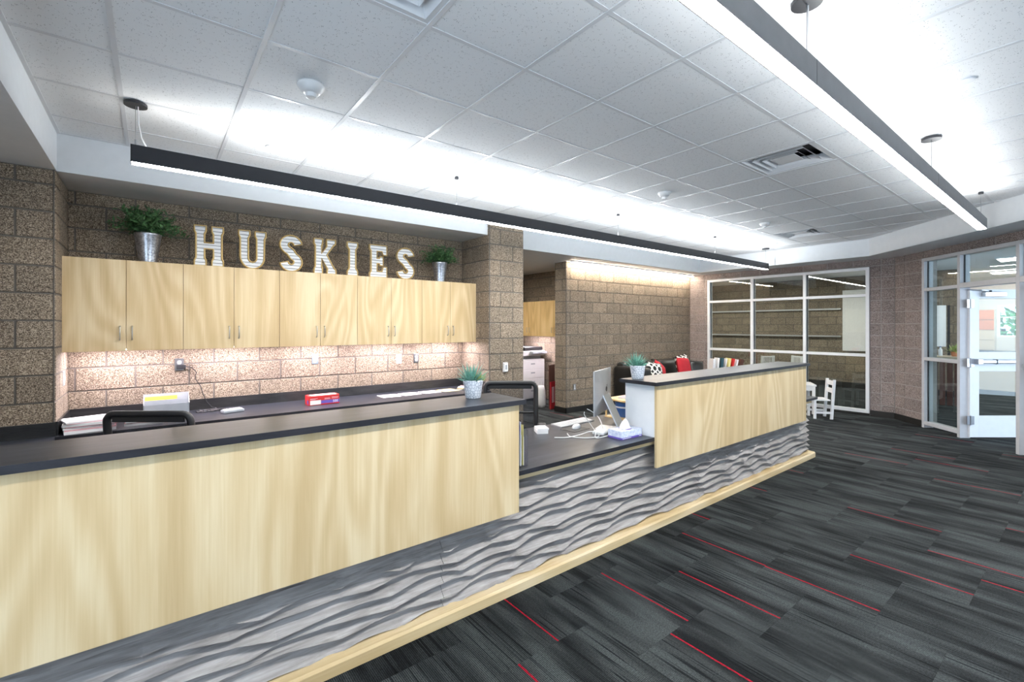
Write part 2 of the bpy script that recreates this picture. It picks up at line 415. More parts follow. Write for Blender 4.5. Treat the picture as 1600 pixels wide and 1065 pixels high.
# ------------------------------------------------------------------ block walls
COURSE = 0.2032; UNIT = 0.4064
BLOCK_MESH = {}
def block_mesh(l, h, mat):
    k = (round(l, 3), round(h, 3), mat)
    if k not in BLOCK_MESH:
        j = 0.0045; e = 0.004; x0, x1, z0, z1 = j, l - j, j, h - j; d0, d1 = 0.010, 0.0
        mb = MB().add([(x0, d0, z0), (x1, d0, z0), (x1, d0, z1), (x0, d0, z1), (x0 + e, d1, z0 + e), (x1 - e, d1, z0 + e), (x1 - e, d1, z1 - e), (x0 + e, d1, z1 - e)],
                      [(4, 5, 6, 7), (0, 1, 5, 4), (1, 2, 6, 5), (2, 3, 7, 6), (3, 0, 4, 7)])
        me = mb.mesh('block'); me.materials.append(M[mat]); BLOCK_MESH[k] = me
    return BLOCK_MESH[k]
def sub_rects(rects, hole):
    out = []
    a0, a1, b0, b1 = hole
    for (u0, u1, z0, z1) in rects:
        if a1 <= u0 or a0 >= u1 or b1 <= z0 or b0 >= z1: out.append((u0, u1, z0, z1)); continue
        if z0 < b0: out.append((u0, u1, z0, b0))
        if z1 > b1: out.append((u0, u1, b1, z1))
        zz0, zz1 = max(z0, b0), min(z1, b1)
        if u0 < a0: out.append((u0, a0, zz0, zz1))
        if u1 > a1: out.append((a1, u1, zz0, zz1))
    return out
def block_wall(name, p0, phi, length, z0, z1, thick=0.19, phase=0.0, holes=(), mat='block', mortar='mortar', bz0=None, bz1=None, odd=0.5, body=True):
    """wall whose face starts at p0 and runs along local x; blocks stand 6 mm proud of the mortar"""
    R = Matrix.Translation((p0[0], p0[1], 0)) @ Matrix.Rotation(phi, 4, 'Z')
    rects = [(0, length, z0, z1)]
    for h in holes: rects = sub_rects(rects, h)
    mb = MB()
    for (u0, u1, a, b) in rects: mb.box(u0, u1, 0.006, thick, a, b, R)
    wl = struct(obj(name, mb, mortar))
    bz0 = z0 if bz0 is None else bz0; bz1 = z1 if bz1 is None else bz1
    c0 = int(math.floor(bz0 / COURSE)); c1 = int(math.ceil(bz1 / COURSE))
    for c in range(c0, c1):
        a, b = max(bz0, c * COURSE), min(bz1, (c + 1) * COURSE)
        if b - a < 0.03: continue
        off = phase + (odd * UNIT if c % 2 else 0.0)
        k0 = int(math.floor(-off / UNIT)) - 1
        for k in range(k0, k0 + int(length / UNIT) + 4):
            u0, u1 = max(0.0, off + k * UNIT), min(length, off + (k + 1) * UNIT)
            if u1 - u0 < 0.03: continue
            rr = [(u0, u1, a, b)]
            for h in holes: rr = sub_rects(rr, h)
            for (x0, x1, y0, y1) in rr:
                if x1 - x0 < 0.03 or y1 - y0 < 0.03: continue
                o = bpy.data.objects.new('block', block_mesh(x1 - x0, y1 - y0, mat)); COL.objects.link(o)
                o.location = R @ Vector((x0, 0, y0)); o.rotation_euler = (0, 0, phi); o.parent = wl
    return wl

# ------------------------------------------------------------------ room shell
XA0, XA1 = -0.585, 3.40          # alcove
YP, YB = 4.83, 5.48              # pier face, alcove back
XC1 = 3.965                      # column right side
YL = 5.98                        # long wall face
XL0 = 5.91                       # its free end
XG = 10.0                        # glazed wall face
ZC, ZS = 3.042, 2.757            # tile ceiling, soffit
D45 = math.radians(-135)

floor = struct(obj('floor', bx(-2.0, 19.0, -5.0, 9.0, -0.12, -0.006), 'carpet_plain'))
# carpet tiles, 24 inch, half-drop
STR = {(2.27, 1.68): 0, (2.105, 1.06): 0, (2.685, 1.38): 0, (1.61, 2.0): 0, (1.352, 1.39): 0, (3.2, 1.67): 0}
T = 0.61
tile_me = bx(-T / 2 + 0.0004, T / 2 - 0.0004, -T / 2 + 0.0004, T / 2 - 0.0004, -0.006, 0.0).mesh('carpet_tile'); tile_me.materials.append(M['carpet'])
fixed = {}
for (sx, sy) in STR:
    c = math.floor((sx - 1.22) / T); base = 1.075 if c % 2 == 0 else 1.37
    r = math.floor((sy - base) / T); fixed[(c, r)] = sx - (1.22 + (c + 0.5) * T)
rng = random.Random(11)
for c in range(-3, 15):
    base = 1.075 if c % 2 == 0 else 1.37
    for r in range(-5, 8):
        cx = 1.22 + (c + 0.5) * T; cyy = base + (r + 0.5) * T
        if cyy > 6.2 or cyy < -1.6 or cx - cyy > 8.3: continue
        if cyy > 2.2 and cx < 1.0: continue
        if cyy > 5.2 and cx < 5: continue
        o = bpy.data.objects.new('carpet_tile', tile_me); COL.objects.link(o); o.location = (cx, cyy, 0); o.parent = floor
        q = rng.random(); sxr = rng.uniform(-0.27, 0.27)
        o['stripe_x'] = float(fixed.get((c, r), sxr if q < 0.4 else 9.0))
        if (c, r) not in fixed and cx < 3.3 and 0.4 < cyy < 2.2: o['stripe_x'] = 9.0

block_wall('wall_back', (XA0, YB), 0, XA1 - XA0, 0, ZS + 0.25, phase=0.05 + 0.2032, bz0=0.80, bz1=ZS)
block_wall('wall_left', (-1.75, YP), 0, XA0 + 1.75, 0, ZS + 0.05, thick=YB - YP + 0.19, phase=(XA0 + 1.75) % UNIT, bz0=0.80, bz1=ZS)
block_wall('wall_alcove_left', (XA0 + 0.008, YP), PI / 2, YB - YP, 0, ZS, thick=0.012, phase=0.0, bz0=0.80)
block_wall('wall_column_side', (XA1 - 0.007, YB), -PI / 2, YB - YP, 0, ZC, thick=0.02, phase=0.24, bz0=0.80)
block_wall('wall_column', (XA1, YP), 0, XC1 - XA1, 0, ZC, thick=1.2, phase=0.38)
block_wall('wall_copy_left', (XC1 - 0.02, YP + 1.2), 0, 0.02, 0, ZS, thick=2.2)
block_wall('wall_long', (XL0, YL), 0, XG - XL0, 0, ZS, thick=0.29, phase=0.1)
block_wall('wall_long_end', (XL0 - 0.007, YL + 0.29), -PI / 2, 0.29, 0, ZS, thick=0.02, phase=0.0)
block_wall('wall_copy_right', (6.75, 8.2), -PI / 2, 8.2 - 6.27, 0, ZS, phase=0.1)
block_wall('wall_copy_back', (XC1, 8.2), 0, 6.95 - XC1, 0, ZS, phase=0.1)
# glazed wall (faces -X); local x runs towards -Y
GW0 = 6.27
gw_holes = [(GW0 - 5.54, GW0 - 2.53, -0.01, 2.64)]
block_wall('wall_glazed', (XG, GW0), -PI / 2, GW0 - 2.18, 0, ZS + 0.05, phase=GW0 - 2.53 + 0.16, holes=gw_holes, mat='block_rose', mortar='mortar_pale', odd=0.0)
# angled door wall
DW = math.sqrt(2)
T_SIDE0, T_MULL, T_POST, T_POST2, T_END = 0.457 * DW, 0.945 * DW, 1.56 * DW, 2.17 * DW, 2.66 * DW
dw_holes = [(T_SIDE0, T_END, -0.01, 2.64)]
block_wall('wall_door', (XG, 2.18), D45, 4.78 * DW, 0, ZS + 0.05, phase=0.24, holes=dw_holes, mat='block_rose', mortar='mortar_pale', odd=0.0)

# walls behind and beside the camera: street glazing from sill to soffit
mb = MB()
for r in sub_rects([(-1.75, 5.4, 0, ZS + 0.3)], (2.6, 5.0, 0.12, 2.68)):
    mb.box(r[0], r[1], -2.75, -2.6, r[2], r[3])
struct(obj('wall_front', mb, 'paint_warm'))
mb = MB()
for r in sub_rects([(-2.75, 6.0, 0, ZS + 0.3)], (-2.4, 1.5, 0.12, 2.68)):
    mb.box(-1.9, -1.75, r[0], r[1], r[2], r[3])
struct(obj('wall_side', mb, 'paint_warm'))
def street_window(name, horiz, a, b, n):
    o = struct(bpy.data.objects.new(name, None)); COL.objects.link(o)
    def q(u0, u1, z0, z1, nm):
        obj(nm, bx(u0, u1, -2.72, -2.64, z0, z1) if horiz else bx(-1.87, -1.79, u0, u1, z0, z1), 'shaded_frame', o)
    q(a, b, .12, .17, 'rail'); q(a, b, 2.63, 2.68, 'rail')
    for k in range(n + 1):
        u = a + (b - a - .05) * k / n; q(u, u + .05, .17, 2.63, 'mullion')
street_window('window_2', True, 2.6, 5.0, 2); street_window('window_3', False, -2.4, 1.5, 3)

# soffit ring (gypsum) and copy-room ceiling
mb = MB()
mb.prism([(-1.75, 4.86), (XA1 + 0.3, 4.86), (XA1 + 0.3, 5.68), (-1.75, 5.68)], ZS, 3.2)
mb.prism([(XA1 + 0.3, 5.43), (10.2, 5.43), (10.2, 8.4), (XA1 + 0.3, 8.4)], ZS, 3.2)
mb.prism([(9.46, 2.40), (10.2, 2.40), (10.2, 5.43), (9.46, 5.43)], ZS, 3.2)
mb.prism([(9.46, 2.40), (5.42, -1.64), (5.0, -1.64), (5.0, -2.75), (5.25, -2.75), (10.2, 2.2), (10.2, 2.40)], ZS, 3.2)
mb.prism([(-1.75, -2.75), (5.0, -2.75), (5.0, -1.64), (-1.75, -1.64)], ZS, 3.2)
mb.prism([(-1.75, -1.64), (-0.575, -1.64), (-0.575, 4.86), (-1.75, 4.86)], ZS, 3.2)
struct(obj('ceiling_soffit', mb, 'paint'))

# lay-in ceiling
ceil_o = struct(obj('ceiling', bx(-1.75, 10.2, -2.75, 8.4, 3.2, 3.26), 'paint'))
GX = [-0.16 + 0.61 * k for k in range(-1, 17)]
GY = [2.63 + 0.61 * k for k in range(-7, 6)]
DIFF = {(7, 1.41), (13, 2.63), (1, 1.41)}      # diffuser cells by column and row start
def cell_poly(x0, x1, y0, y1):
    p = [(x0, y0), (x1, y0), (x1, y1), (x0, y1)]
    p = clip_poly(p, -1, 0, 0.575 - 0.001); p = clip_poly(p, 1, 0, 9.459); p = clip_poly(p, 1, -1, 7.058) if p else p
    if p: p = clip_poly(p, 0, 1, 4.859 if x1 < 3.45 else (5.429 if x0 > 3.9 else 4.829))
    return p
TILES = {}
for i in range(len(GX) - 1):
    for j in range(len(GY) - 1):
        x0, y0 = GX[i], GY[j]
        if any(i - 1 == a and abs(y0 - b) < 0.01 for a, b in DIFF): continue
        p = cell_poly(x0 + 0.002, x0 + 0.608, y0 + 0.002, y0 + 0.608)
        if len(p) < 3: continue
        ar = abs(sum(p[q][0] * p[(q + 1) % len(p)][1] - p[(q + 1) % len(p)][0] * p[q][1] for q in range(len(p)))) / 2
        if ar < 0.004: continue
        key = tuple((round(a - x0, 3), round(b - y0, 3)) for a, b in p)
        if key not in TILES:
            TILES[key] = MB().prism([(a, b) for a, b in key], 0, 0.016).mesh('ceiling_tile'); TILES[key].materials.append(M['tile'])
        o = bpy.data.objects.new('ceiling_tile', TILES[key]); COL.objects.link(o); o.location = (x0, y0, ZC + 0.004); o.parent = ceil_o
def bar(p, q):
    dz = 0.0 if abs(p[0] - q[0]) < abs(p[1] - q[1]) else 0.0012
    obj('ceiling_grid_bar', bx(min(p[0], q[0]), max(p[0], q[0]), min(p[1], q[1]), max(p[1], q[1]), ZC + dz, ZC + 0.03 + dz), 'grid', ceil_o)
for x in GX[1:]:
    y0 = max(-1.64, x - 7.055); y1 = 4.86 if x < 3.42 else (4.83 if x < 3.97 else 5.43)
    if x < 9.46: bar((x - 0.012, y0), (x + 0.012, y1))
for y in GY:
    x1 = min(9.46, y + 7.055)
    if y < 4.8: bar((-0.575, y - 0.012), (x1, y + 0.012))
    else: bar((XC1, y - 0.012), (x1, y + 0.012))
bar((-0.575, -1.64), (-0.553, 4.86)); bar((-0.575, 4.838), (XA1, 4.86)); bar((XC1, 5.408), (9.46, 5.43)); bar((9.438, 2.40), (9.46, 5.43))

# baseboards
for nm, a in (('baseboard_long', (XL0 - 0.012, XG, YL - 0.012, YL, 0, 0.10)), ('baseboard_long_end', (XL0 - 0.012, XL0, YL - 0.012, YL + .3, 0, 0.10)),
              ('baseboard_glazed', (XG - 0.012, XG, 2.18, 2.52, 0, 0.10)), ('baseboard_corner', (XG - 0.012, XG, 5.55, YL - 0.012, 0, 0.10)),
              ('baseboard_column', (XA1, XC1, YP - .012, YP, 0, .1))):
    struct(obj(nm, bx(*a), 'rubber'))
Rd = Matrix.Translation((XG, 2.18, 0)) @ Matrix.Rotation(D45, 4, 'Z')
struct(obj('baseboard_door', MB().box(-0.02, T_SIDE0, -0.012, 0, 0, 0.10, Rd), 'rubber'))

# ------------------------------------------------------------------ rooms beyond the glass
block_wall('wall_far_room', (14.1, 8.9), -PI / 2, 8.9 - 1.9, 0, 2.85, phase=0.15)
struct(obj('wall_far_north', bx(10.19, 14.3, 8.9, 9.0, 0, 2.85), 'paint_warm'))
struct(obj('wall_far_partition', MB().prism([(10.32, 2.31), (14.09, 3.42), (14.09, 3.52), (10.32, 2.41)], 0, 2.85), 'paint'))
struct(obj('wall_far_west', bx(10.19, 10.3, 6.27, 8.9, 0, 2.85), 'paint_warm'))
struct(obj('wall_hall_side', bx(14.29, 17.2, 2.3, 2.4, 0, 2.85), 'paint_warm'))
struct(obj('ceiling_far', bx(10.19, 18.5, -4.5, 9.0, 2.85, 2.95), 'paint'))
struct(obj('baseboard_far', MB().box(14.085, 14.1, 3.55, 8.88, 0, 0.14).box(14.085, 14.1, 1.9, 3.4, 0, .14), 'rubber'))
struct(obj('ceiling_hall', MB().prism([(10.19, 2.3), (5.5, -2.4), (5.5, -4.5), (10.19, -4.5)], 2.85, 2.95), 'paint'))
for z in (2.03, 1.32):
    tag(obj('picture_rail', MB().box(14.05, 14.088, 4.16, 8.8, z - 0.018, z + 0.018).box(14.02, 14.088, 4.16, 8.8, z - 0.024, z - 0.018), 'alu'),
        'long aluminium tack rail across block wall behind glass, %s one' % ('upper' if z > 1.5 else 'lower'), 'rail')
tag(obj('reflection_panel', MB().box(14.03, 14.085, 3.56, 4.12, 0.95, 2.5), 'white_lam', bevel=0.004), 'white panel standing in for a reflection in the right pane', 'reflection_panel')  # added white sheet that stands for the bright reflection in the pane
def added_troffer(x, y, label, w=0.6, l=1.2, z=2.85):  # added panels out of view, put in to brighten the rooms beyond
    t = thing('added_ceiling_light', label, 'added ceiling light', (x, y, z))
    obj('frame', MB().box(-w / 2 - .02, w / 2 + .02, -l / 2 - .02, -l / 2, -.03, 0).box(-w / 2 - .02, w / 2 + .02, l / 2, l / 2 + .02, -.03, 0).box(-w / 2 - .02, -w / 2, -l / 2, l / 2, -.03, 0).box(w / 2, w / 2 + .02, -l / 2, l / 2, -.03, 0), 'white_metal', t)
    obj('diffuser', bx(-w / 2, w / 2, -l / 2, l / 2, -.02, -.01), 'lens_added', t)
added_troffer(12.2, 4.6, 'added light panel in ceiling of room behind long window', 0.3, 2.4)
added_troffer(12.2, 7.4, 'second added light panel deeper in room behind long window', 0.3, 2.4)
added_troffer(4.6, 7.3, 'added unseen light panel in the copy room ceiling', 0.6, 1.2, ZS)
added_troffer(12.6, 0.6, 'added light panel in hall ceiling beyond open door')
added_troffer(15.6, 1.0, 'added light panel in hall ceiling near far window')
# hall far wall with a window to the outdoors
mb = MB()
for r in sub_rects([(-4.5, 2.3, 0, 2.85)], (0.55, 1.65, 1.3, 2.12)): mb.box(17.0, 17.2, r[0], r[1], r[2], r[3])
struct(obj('wall_hall', mb, 'paint_warm'))
win = struct(obj('window_4', MB().box(17.0, 17.1, .55, .60, 1.3, 2.12).box(17.0, 17.1, 1.60, 1.65, 1.3, 2.12).box(17.0, 17.1, .60, 1.60, 1.3, 1.35).box(17.0, 17.1, .60, 1.60, 2.07, 2.12)
                   .box(17.0, 17.1, 1.08, 1.12, 1.35, 2.07).box(17.02, 17.08, .60, 1.60, 1.80, 1.82), 'white_metal'))
obj('pane', bx(17.05, 17.056, .6, 1.6, 1.35, 2.07), 'glass', win)
# orange wall cabinet, beige counter, tree outdoors
c = thing('orange_cabinet', 'orange wall cabinet of stacked doors far beyond the glazed door', 'cabinet', (16.6, 1.66, 0))
obj('body', bx(0.02, 0.38, 0, 0.6, 0.97, 2.0), 'beige', c)
for k in range(4): obj('door', bx(0, 0.02, 0.005, 0.595, .98 + k * .255, .98 + k * .255 + .24), 'cork' if k > 1 else 'beige', c, bevel=.004)
c = thing('hall_counter', 'beige low counter below the far hall window', 'counter', (16.3, -.8, 0))
obj('body', bx(0.03, 0.65, 0, 2.8, 0, 0.93), 'beige', c); obj('top', bx(0, 0.65, -.02, 2.82, .93, .96), 'slate', c)
tr = thing('tree', 'leafy green tree outdoors past the far hall window', 'tree', (21.5, 1.9, -0.9))
obj('trunk', MB().tube([(0, 0, 0), (0.05, 0, 1.2), (0, .05, 2.4)], [.14, .1, .06], 8), 'brown', tr)
mb = MB(); rg = random.Random(5)
for k in range(900):
    a = rg.random() * 2 * PI; b = math.acos(rg.uniform(-1, 1)); rr = 1.5 * rg.random() ** .4
    x, y, z = rr * math.sin(b) * math.cos(a), 1.2 * rr * math.sin(b) * math.sin(a), 2.2 + rr * math.cos(b)
    s = .13; t1 = Vector((rg.uniform(-1, 1), rg.uniform(-1, 1), rg.uniform(-1, 1))).normalized(); t2 = t1.orthogonal().normalized()
    p = Vector((x, y, z)); mb.add([p - t1 * s, p + t2 * s * .5, p + t1 * s, p - t2 * s * .5], [(0, 1, 2, 3)])
cr = obj('crown', mb, 'tree_leaf', tr); cr['kind'] = 'stuff'
g = struct(obj('ground', bx(17.3, 40, -12, 12, -.3, -.1), plain('lawn', (0.16, 0.30, 0.08), 0.9)))
# white board on a stand and a desk with things, seen through the sidelight
wb = thing('easel_board', 'white board on dark stand seen through the sidelight glass', 'board', (13.1, 2.16, 0), math.radians(-80))
obj('board', bx(-.15, .15, 0, .025, 1.15, 2.02), 'white_lam', wb, bevel=.004)
for sx in (-.19, .19): obj('leg', bx(sx - .02, sx + .02, .03, .06, 0, 2.02), 'black_metal', wb)
dk = thing('hall_desk', 'dark wooden desk with drape front beyond the sidelight', 'desk', (12.4, 2.0, 0), math.radians(-80.8))
obj('top', bx(-.42, .42, -.25, .25, .95, .99), 'beige', dk, bevel=.004)
for k in range(8): obj('drape_fold', bx(-.42 + k * .105, -.42 + k * .105 + .085, -.27 + .02 * (k % 2), -.24 + .02 * (k % 2), .04, .95), 'brown', dk, bevel=.01)
def small_pot(loc, label):
    t = thing('flower_pot', label, 'plant', loc)
    obj('pot', MB().lathe([(.04, 0), (.055, .09), (.05, .09), (.045, .075)], 14), 'cork', t, smooth=False)
    mb = MB(); rg = random.Random(3)
    for k in range(40):
        a = rg.random() * 2 * PI; e = rg.uniform(.2, 1.4); l = rg.uniform(.08, .2)
        q = Vector((math.cos(a) * math.cos(e), math.sin(a) * math.cos(e), math.sin(e))) * l + Vector((0, 0, .08)); s = Vector((-math.sin(a), math.cos(a), 0)) * .02
        mb.add([(0, 0, .08), q * .6 + s, q, q * .6 - s], [(0, 1, 2, 3)])
    obj('leaves', mb, 'leaf_lime', t)
small_pot((12.38, 1.78, .99), 'small potted plant on the dark desk beyond sidelight')
j = thing('figurine', 'small brown rounded figurine on the dark desk beyond sidelight', 'figurine', (12.3, 2.2, .99))
obj('body', MB().lathe([(.05, 0), (.07, .04), (.05, .1), (.03, .13)], 14), 'brown', j, smooth=True); obj('head', MB().lathe([(.01, .12), (.04, .15), (.035, .19), (.01, .21)], 12), 'brown', j, smooth=True)
bt = thing('bottle', 'pale bottle standing on the dark desk beyond sidelight', 'bottle', (12.36, 1.98, .99))
obj('body', MB().lathe([(.03, 0), (.032, .02), (.032, .12), (.014, .15), (.014, .17)], 14), 'white_plastic', bt, smooth=True); obj('cap', MB().lathe([(.016, .17), (.016, .19)], 12), 'blue', bt)

# ------------------------------------------------------------------ long interior window
wn = struct(bpy.data.objects.new('window_1', None)); COL.objects.link(wn)
wy0, wy1 = 2.53, 5.54; xs0, xs1 = XG - 0.02, XG + 0.10
def gbar(y0, y1, z0, z1, n='frame_bar', xa=xs0, xb=xs1): return obj(n, bx(xa, xb, y0, y1, z0, z1), 'white_metal', wn, bevel=.003)
muls = [wy0, wy0 + 1.0, wy0 + 2.0, wy1 - 0.05]
for y in muls: gbar(y, y + .055, .04, 2.63, 'mullion')
for a, b in ((.04, .095), (1.04, 1.09), (2.105, 2.155), (2.575, 2.63)):
    for k in range(3): gbar(muls[k] + .055, muls[k + 1], a, b, 'rail')
for k in range(3):
    for a, b in ((.095, 1.04), (1.09, 2.105), (2.155, 2.575)):
        obj('pane', bx(XG + .045, XG + .051, muls[k] + .05, muls[k + 1] + .005, a - .005, b + .005), 'glass', wn)
        for y in (muls[k] + .055, muls[k + 1] - .012): obj('stop', bx(XG + .03, XG + .045, y, y + .012, a, b), 'black_plastic', wn)
# ------------------------------------------------------------------ door frame with sidelight (door wall local frame: x along wall, y beyond)
dfr = struct(bpy.data.objects.new('door_1', None)); COL.objects.link(dfr)
dfr.location = (XG, 2.18, 0); dfr.rotation_euler = (0, 0, D45)
def dbar(x0, x1, z0, z1, n='frame_bar', y0=-.03, y1=.10, m='shaded_frame'): return obj(n, bx(x0, x1, y0, y1, z0, z1), m, dfr, bevel=.003)
Z1, Z2 = 2.125, 2.175
dbar(T_SIDE0, T_SIDE0 + .05, 0, 2.64, 'jamb'); dbar(T_END - .05, T_END, 0, 2.64, 'jamb')
for x in (T_MULL - .025, T_POST - .025, T_POST2 - .025): dbar(x, x + .05, 0, 2.64, 'post')
def rails(x0, x1, zs):
    for a, b in zs: dbar(x0, x1, a, b, 'rail')
def pane(x0, x1, z0, z1):
    obj('pane', bx(x0, x1, .035, .041, z0, z1), 'glass', dfr)
    for x in (x0, x1 - .012): obj('stop', bx(x, x + .012, .02, .035, z0, z1), 'black_plastic', dfr)
for x0, x1 in ((T_SIDE0 + .05, T_MULL - .025), (T_POST2 + .025, T_END - .05)):
    rails(x0, x1, ((.05, .10), (1.05, 1.10), (Z1, Z2), (2.59, 2.64)))
    for a, b in ((.10, 1.05), (1.10, Z1), (Z2, 2.59)): pane(x0, x1, a, b)
for x0, x1 in ((T_MULL + .025, T_POST - .025), (T_POST + .025, T_POST2 - .025)):
    rails(x0, x1, ((Z1, Z2 + .02), (2.59, 2.64))); pane(x0, x1, Z2 + .02, 2.59)
def door_leaf(name, label, hinge_x, ang, mirror=1):
    t = thing(name, label, 'door')
    W, Hd, th = .83, 2.10, .045
    R = Matrix.Translation((XG, 2.18, 0)) @ Matrix.Rotation(D45, 4, 'Z') @ Matrix.Translation((hinge_x, .07, 0)) @ Matrix.Rotation(ang, 4, 'Z')
    t.matrix_world = R
    x = lambda a: a * mirror
    def b(n, x0, x1, z0, z1, m='white_metal', y0=0, y1=th, bev=.002): return obj(n, bx(min(x(x0), x(x1)), max(x(x0), x(x1)), y0, y1, z0, z1), m, t, bevel=bev)
    b('stile', 0, .13, .02, Hd); b('stile', W - .12, W, .02, Hd)
    for z0, z1 in ((.02, .32), (.95, 1.22), (1.97, Hd)): b('rail', .13, W - .12, z0, z1)
    for z0, z1 in ((.32, .95), (1.22, 1.97)):
        b('pane', .13, W - .12, z0, z1, 'glass', .02, .026, 0)
        b('stop', W - .14, W - .12, z0, z1, 'black_plastic', -.004, .01, 0)
    pb = b('panic_bar', .06, W - .02, 1.06, 1.115, 'alu', -.075, -.025, .012)
    obj('end_cap', bx(min(x(.04), x(.11)), max(x(.04), x(.11)), -.08, 0, 1.05, 1.125), 'steel', pb, bevel=.004)
    obj('centre_cap', bx(min(x(.30), x(.315)), max(x(.30), x(.315)), -.078, -.02, 1.055, 1.12), 'black_plastic', pb)
    cl = b('door_closer', .16, .46, 1.995, 2.06, 'alu', -.06, 0, .006)
    obj('closer_arm', MB().tube([(x(.25), -.03, 2.07), (x(.1), -.06, 2.085), (x(-.02), .02, 2.10)], .009, 6), 'steel', cl)
    obj('closer_pinion', MB().lathe([(.022, 2.055), (.022, 2.085)], 12, (x(.25), -.03, 0)), 'black_plastic', cl)
    for z in (.26, 1.07, 1.90):
        h = obj('hinge', MB().box(-.05, -.004, -.012, -.004, z - .06, z + .06).box(.004, .05, -.012, -.004, z - .06, z + .06).lathe([(.009, z - .065), (.009, z + .065)], 10, (0, -.012, 0)), 'steel', t)
    return t
door_leaf('glazed_door', 'white glazed door with push bar standing open beyond post', T_MULL + .06, math.radians(96.9))
door_leaf('glazed_door', 'closed white glazed door at right edge past frame post', T_POST2 - .035, 0, -1)

# ------------------------------------------------------------------ reception desk
XD0, XD1 = -1.72, 6.42
ZD, ZT = 0.718, 1.153
wt = thing('desk_worktop', 'dark slate desktop running under both raised counters', 'worktop', (0, 0, 0))
obj('top', bx(XD0, XD1, 2.145, 3.0, ZD - .028, ZD), 'slate', wt); obj('front_edge', bx(XD0, XD1, 2.142, 2.1452, ZD - .028, ZD - .0006), 'slate_edge', wt)
obj('apron', bx(XD0, 6.30, 2.17, 2.19, ZD - .062, ZD - .028), 'maple_h', wt)
for x in (-1.6, .2, 2.0, 3.9, 6.2): obj('leg_panel', bx(x - .012, x + .012, 2.26, 2.9, 0, ZD - .028), 'maple', wt)
for (x0, x1, lab) in ((XD0 + .0, 1.706, 'raised maple counter with dark top on the near run of the desk'), (3.073, 6.0, 'raised maple counter with white end beyond the computer')):
    ct = thing('transaction_counter', lab, 'counter', (0, 0, 0))
    obj('front_panel', bx(x0, x1, 2.12, 2.14, .485, ZT - .028), 'maple', ct, bevel=.001)
    obj('body', MB().box(x0 + .002, x1 - .002, 2.1405, 2.42, ZD + .0005, ZT - .028), 'white_lam', ct)
    obj('lower_lip', MB().box(x0 + .002, x1 - .002, 2.1405, 2.1415, .487, ZD - .03), 'white_lam', ct)
    tp = obj('top', bx(x0 - (.045 if x0 > 0 else 0), x1 + .028, 2.09, 2.44, ZT - .028, ZT), 'slate', ct)
    obj('edge_band', MB().box(x0 - (.0475 if x0 > 0 else 0), x1 + .0305, 2.0875, 2.09, ZT - .028, ZT - .0006).box(x0 - (.0475 if x0 > 0 else 0), x0 - (.045 if x0 > 0 else -.001), 2.09, 2.44, ZT - .028, ZT - .0006).box(x1 + .028, x1 + .0305, 2.09, 2.44, ZT - .028, ZT - .0006), 'slate_edge', tp)
# little scribed end gusset below the desktop at the computer end
wb_ = thing('carved_base', 'grey walnut base panelling carved in rolling waves with maple plinth', 'panelling', (0, 0, 0))
def wave_panel(x0, x1):
    rg = random.Random(23); z0, z1 = .062, .660; s = .0585; n = int((z1 - z0) / s) + 3
    rows = []
    for i in range(-1, n):
        rows.append(([(rg.uniform(.30, .62), rg.uniform(0, 6.28)) for _ in range(2)], rg.uniform(0, 6.28), rg.uniform(.16, .30), rg.uniform(.7, 1.25)))
    def crest(i, x):
        (w1, p1), (w2, p2) = rows[i][0]; ph = rows[i][1]
        u = PI * x / w1 + p1 + .9 * math.sin(x * 2.1 + ph)
        hump = abs(math.sin(u)) * .46 + .13 * math.sin(2 * PI * x / (w2 * 2.3) + p2) + .16 * math.sin(x * 1.7 + ph)
        return (i - 1) * s + z0 + s * hump * rows[i][3]
    TS = (0, .12, .26, .42, .58, .72, .80, .86, .92, .97); vt = .80
    dx = .011; nx = int((x1 - x0) / dx) + 1; nz = (len(rows) - 1) * len(TS)
    vs = []; yb = 2.243
    for ix in range(nx):
        x = x0 + (x1 - x0) * ix / (nx - 1)
        cs = [crest(i, x) for i in range(len(rows))]
        for i in range(1, len(cs)): cs[i] = max(cs[i], cs[i - 1] + .42 * s)
        for k in range(len(cs) - 1):                      # vertex rows follow the crests, so the lips stay sharp
            g = cs[k + 1] - cs[k]; a = min(.046, g * .80)
            for t in TS:
                z = cs[k] + t * g
                zc = min(max(z, z0), z1)
                d = a * (1 - t / vt) ** 1.45 if t < vt else a * ((t - vt) / (1 - vt)) ** 1.5
                vs.append((x, yb - d - .012 * (1 - (zc - z0) / (z1 - z0)), zc))
    fs = []
    for ix in range(nx - 1):
        for iz in range(nz - 1):
            a = ix * nz + iz; fs.append((a, a + nz, a + nz + 1, a + 1))
    mb = MB().add(vs, fs)
    o = len(mb.v); mb.v += [(v[0], 2.25, v[2]) for v in vs[:nz]] + [(v[0], 2.25, v[2]) for v in vs[-nz:]]
    for iz in range(nz - 1):
        mb.f.append((iz, iz + 1, o + iz + 1, o + iz)); l = (nx - 1) * nz
        mb.f.append((l + iz + 1, l + iz, o + nz + iz, o + nz + iz + 1))
    mb.box(x0, x1, 2.245, 2.265, z0, z1)
    obj('wave_panel', mb, 'wave', wb_, smooth=False)
for a, b in ((-1.72, 1.2388), (1.2412, 3.8148), (3.8172, 6.30)): wave_panel(a, b)
pl = obj('plinth', MB().extrude_x([(2.135, 0), (2.135, .05), (2.145, .062), (2.265, .070), (2.265, 0)], -1.72, 6.325), 'maple_h', wb_)

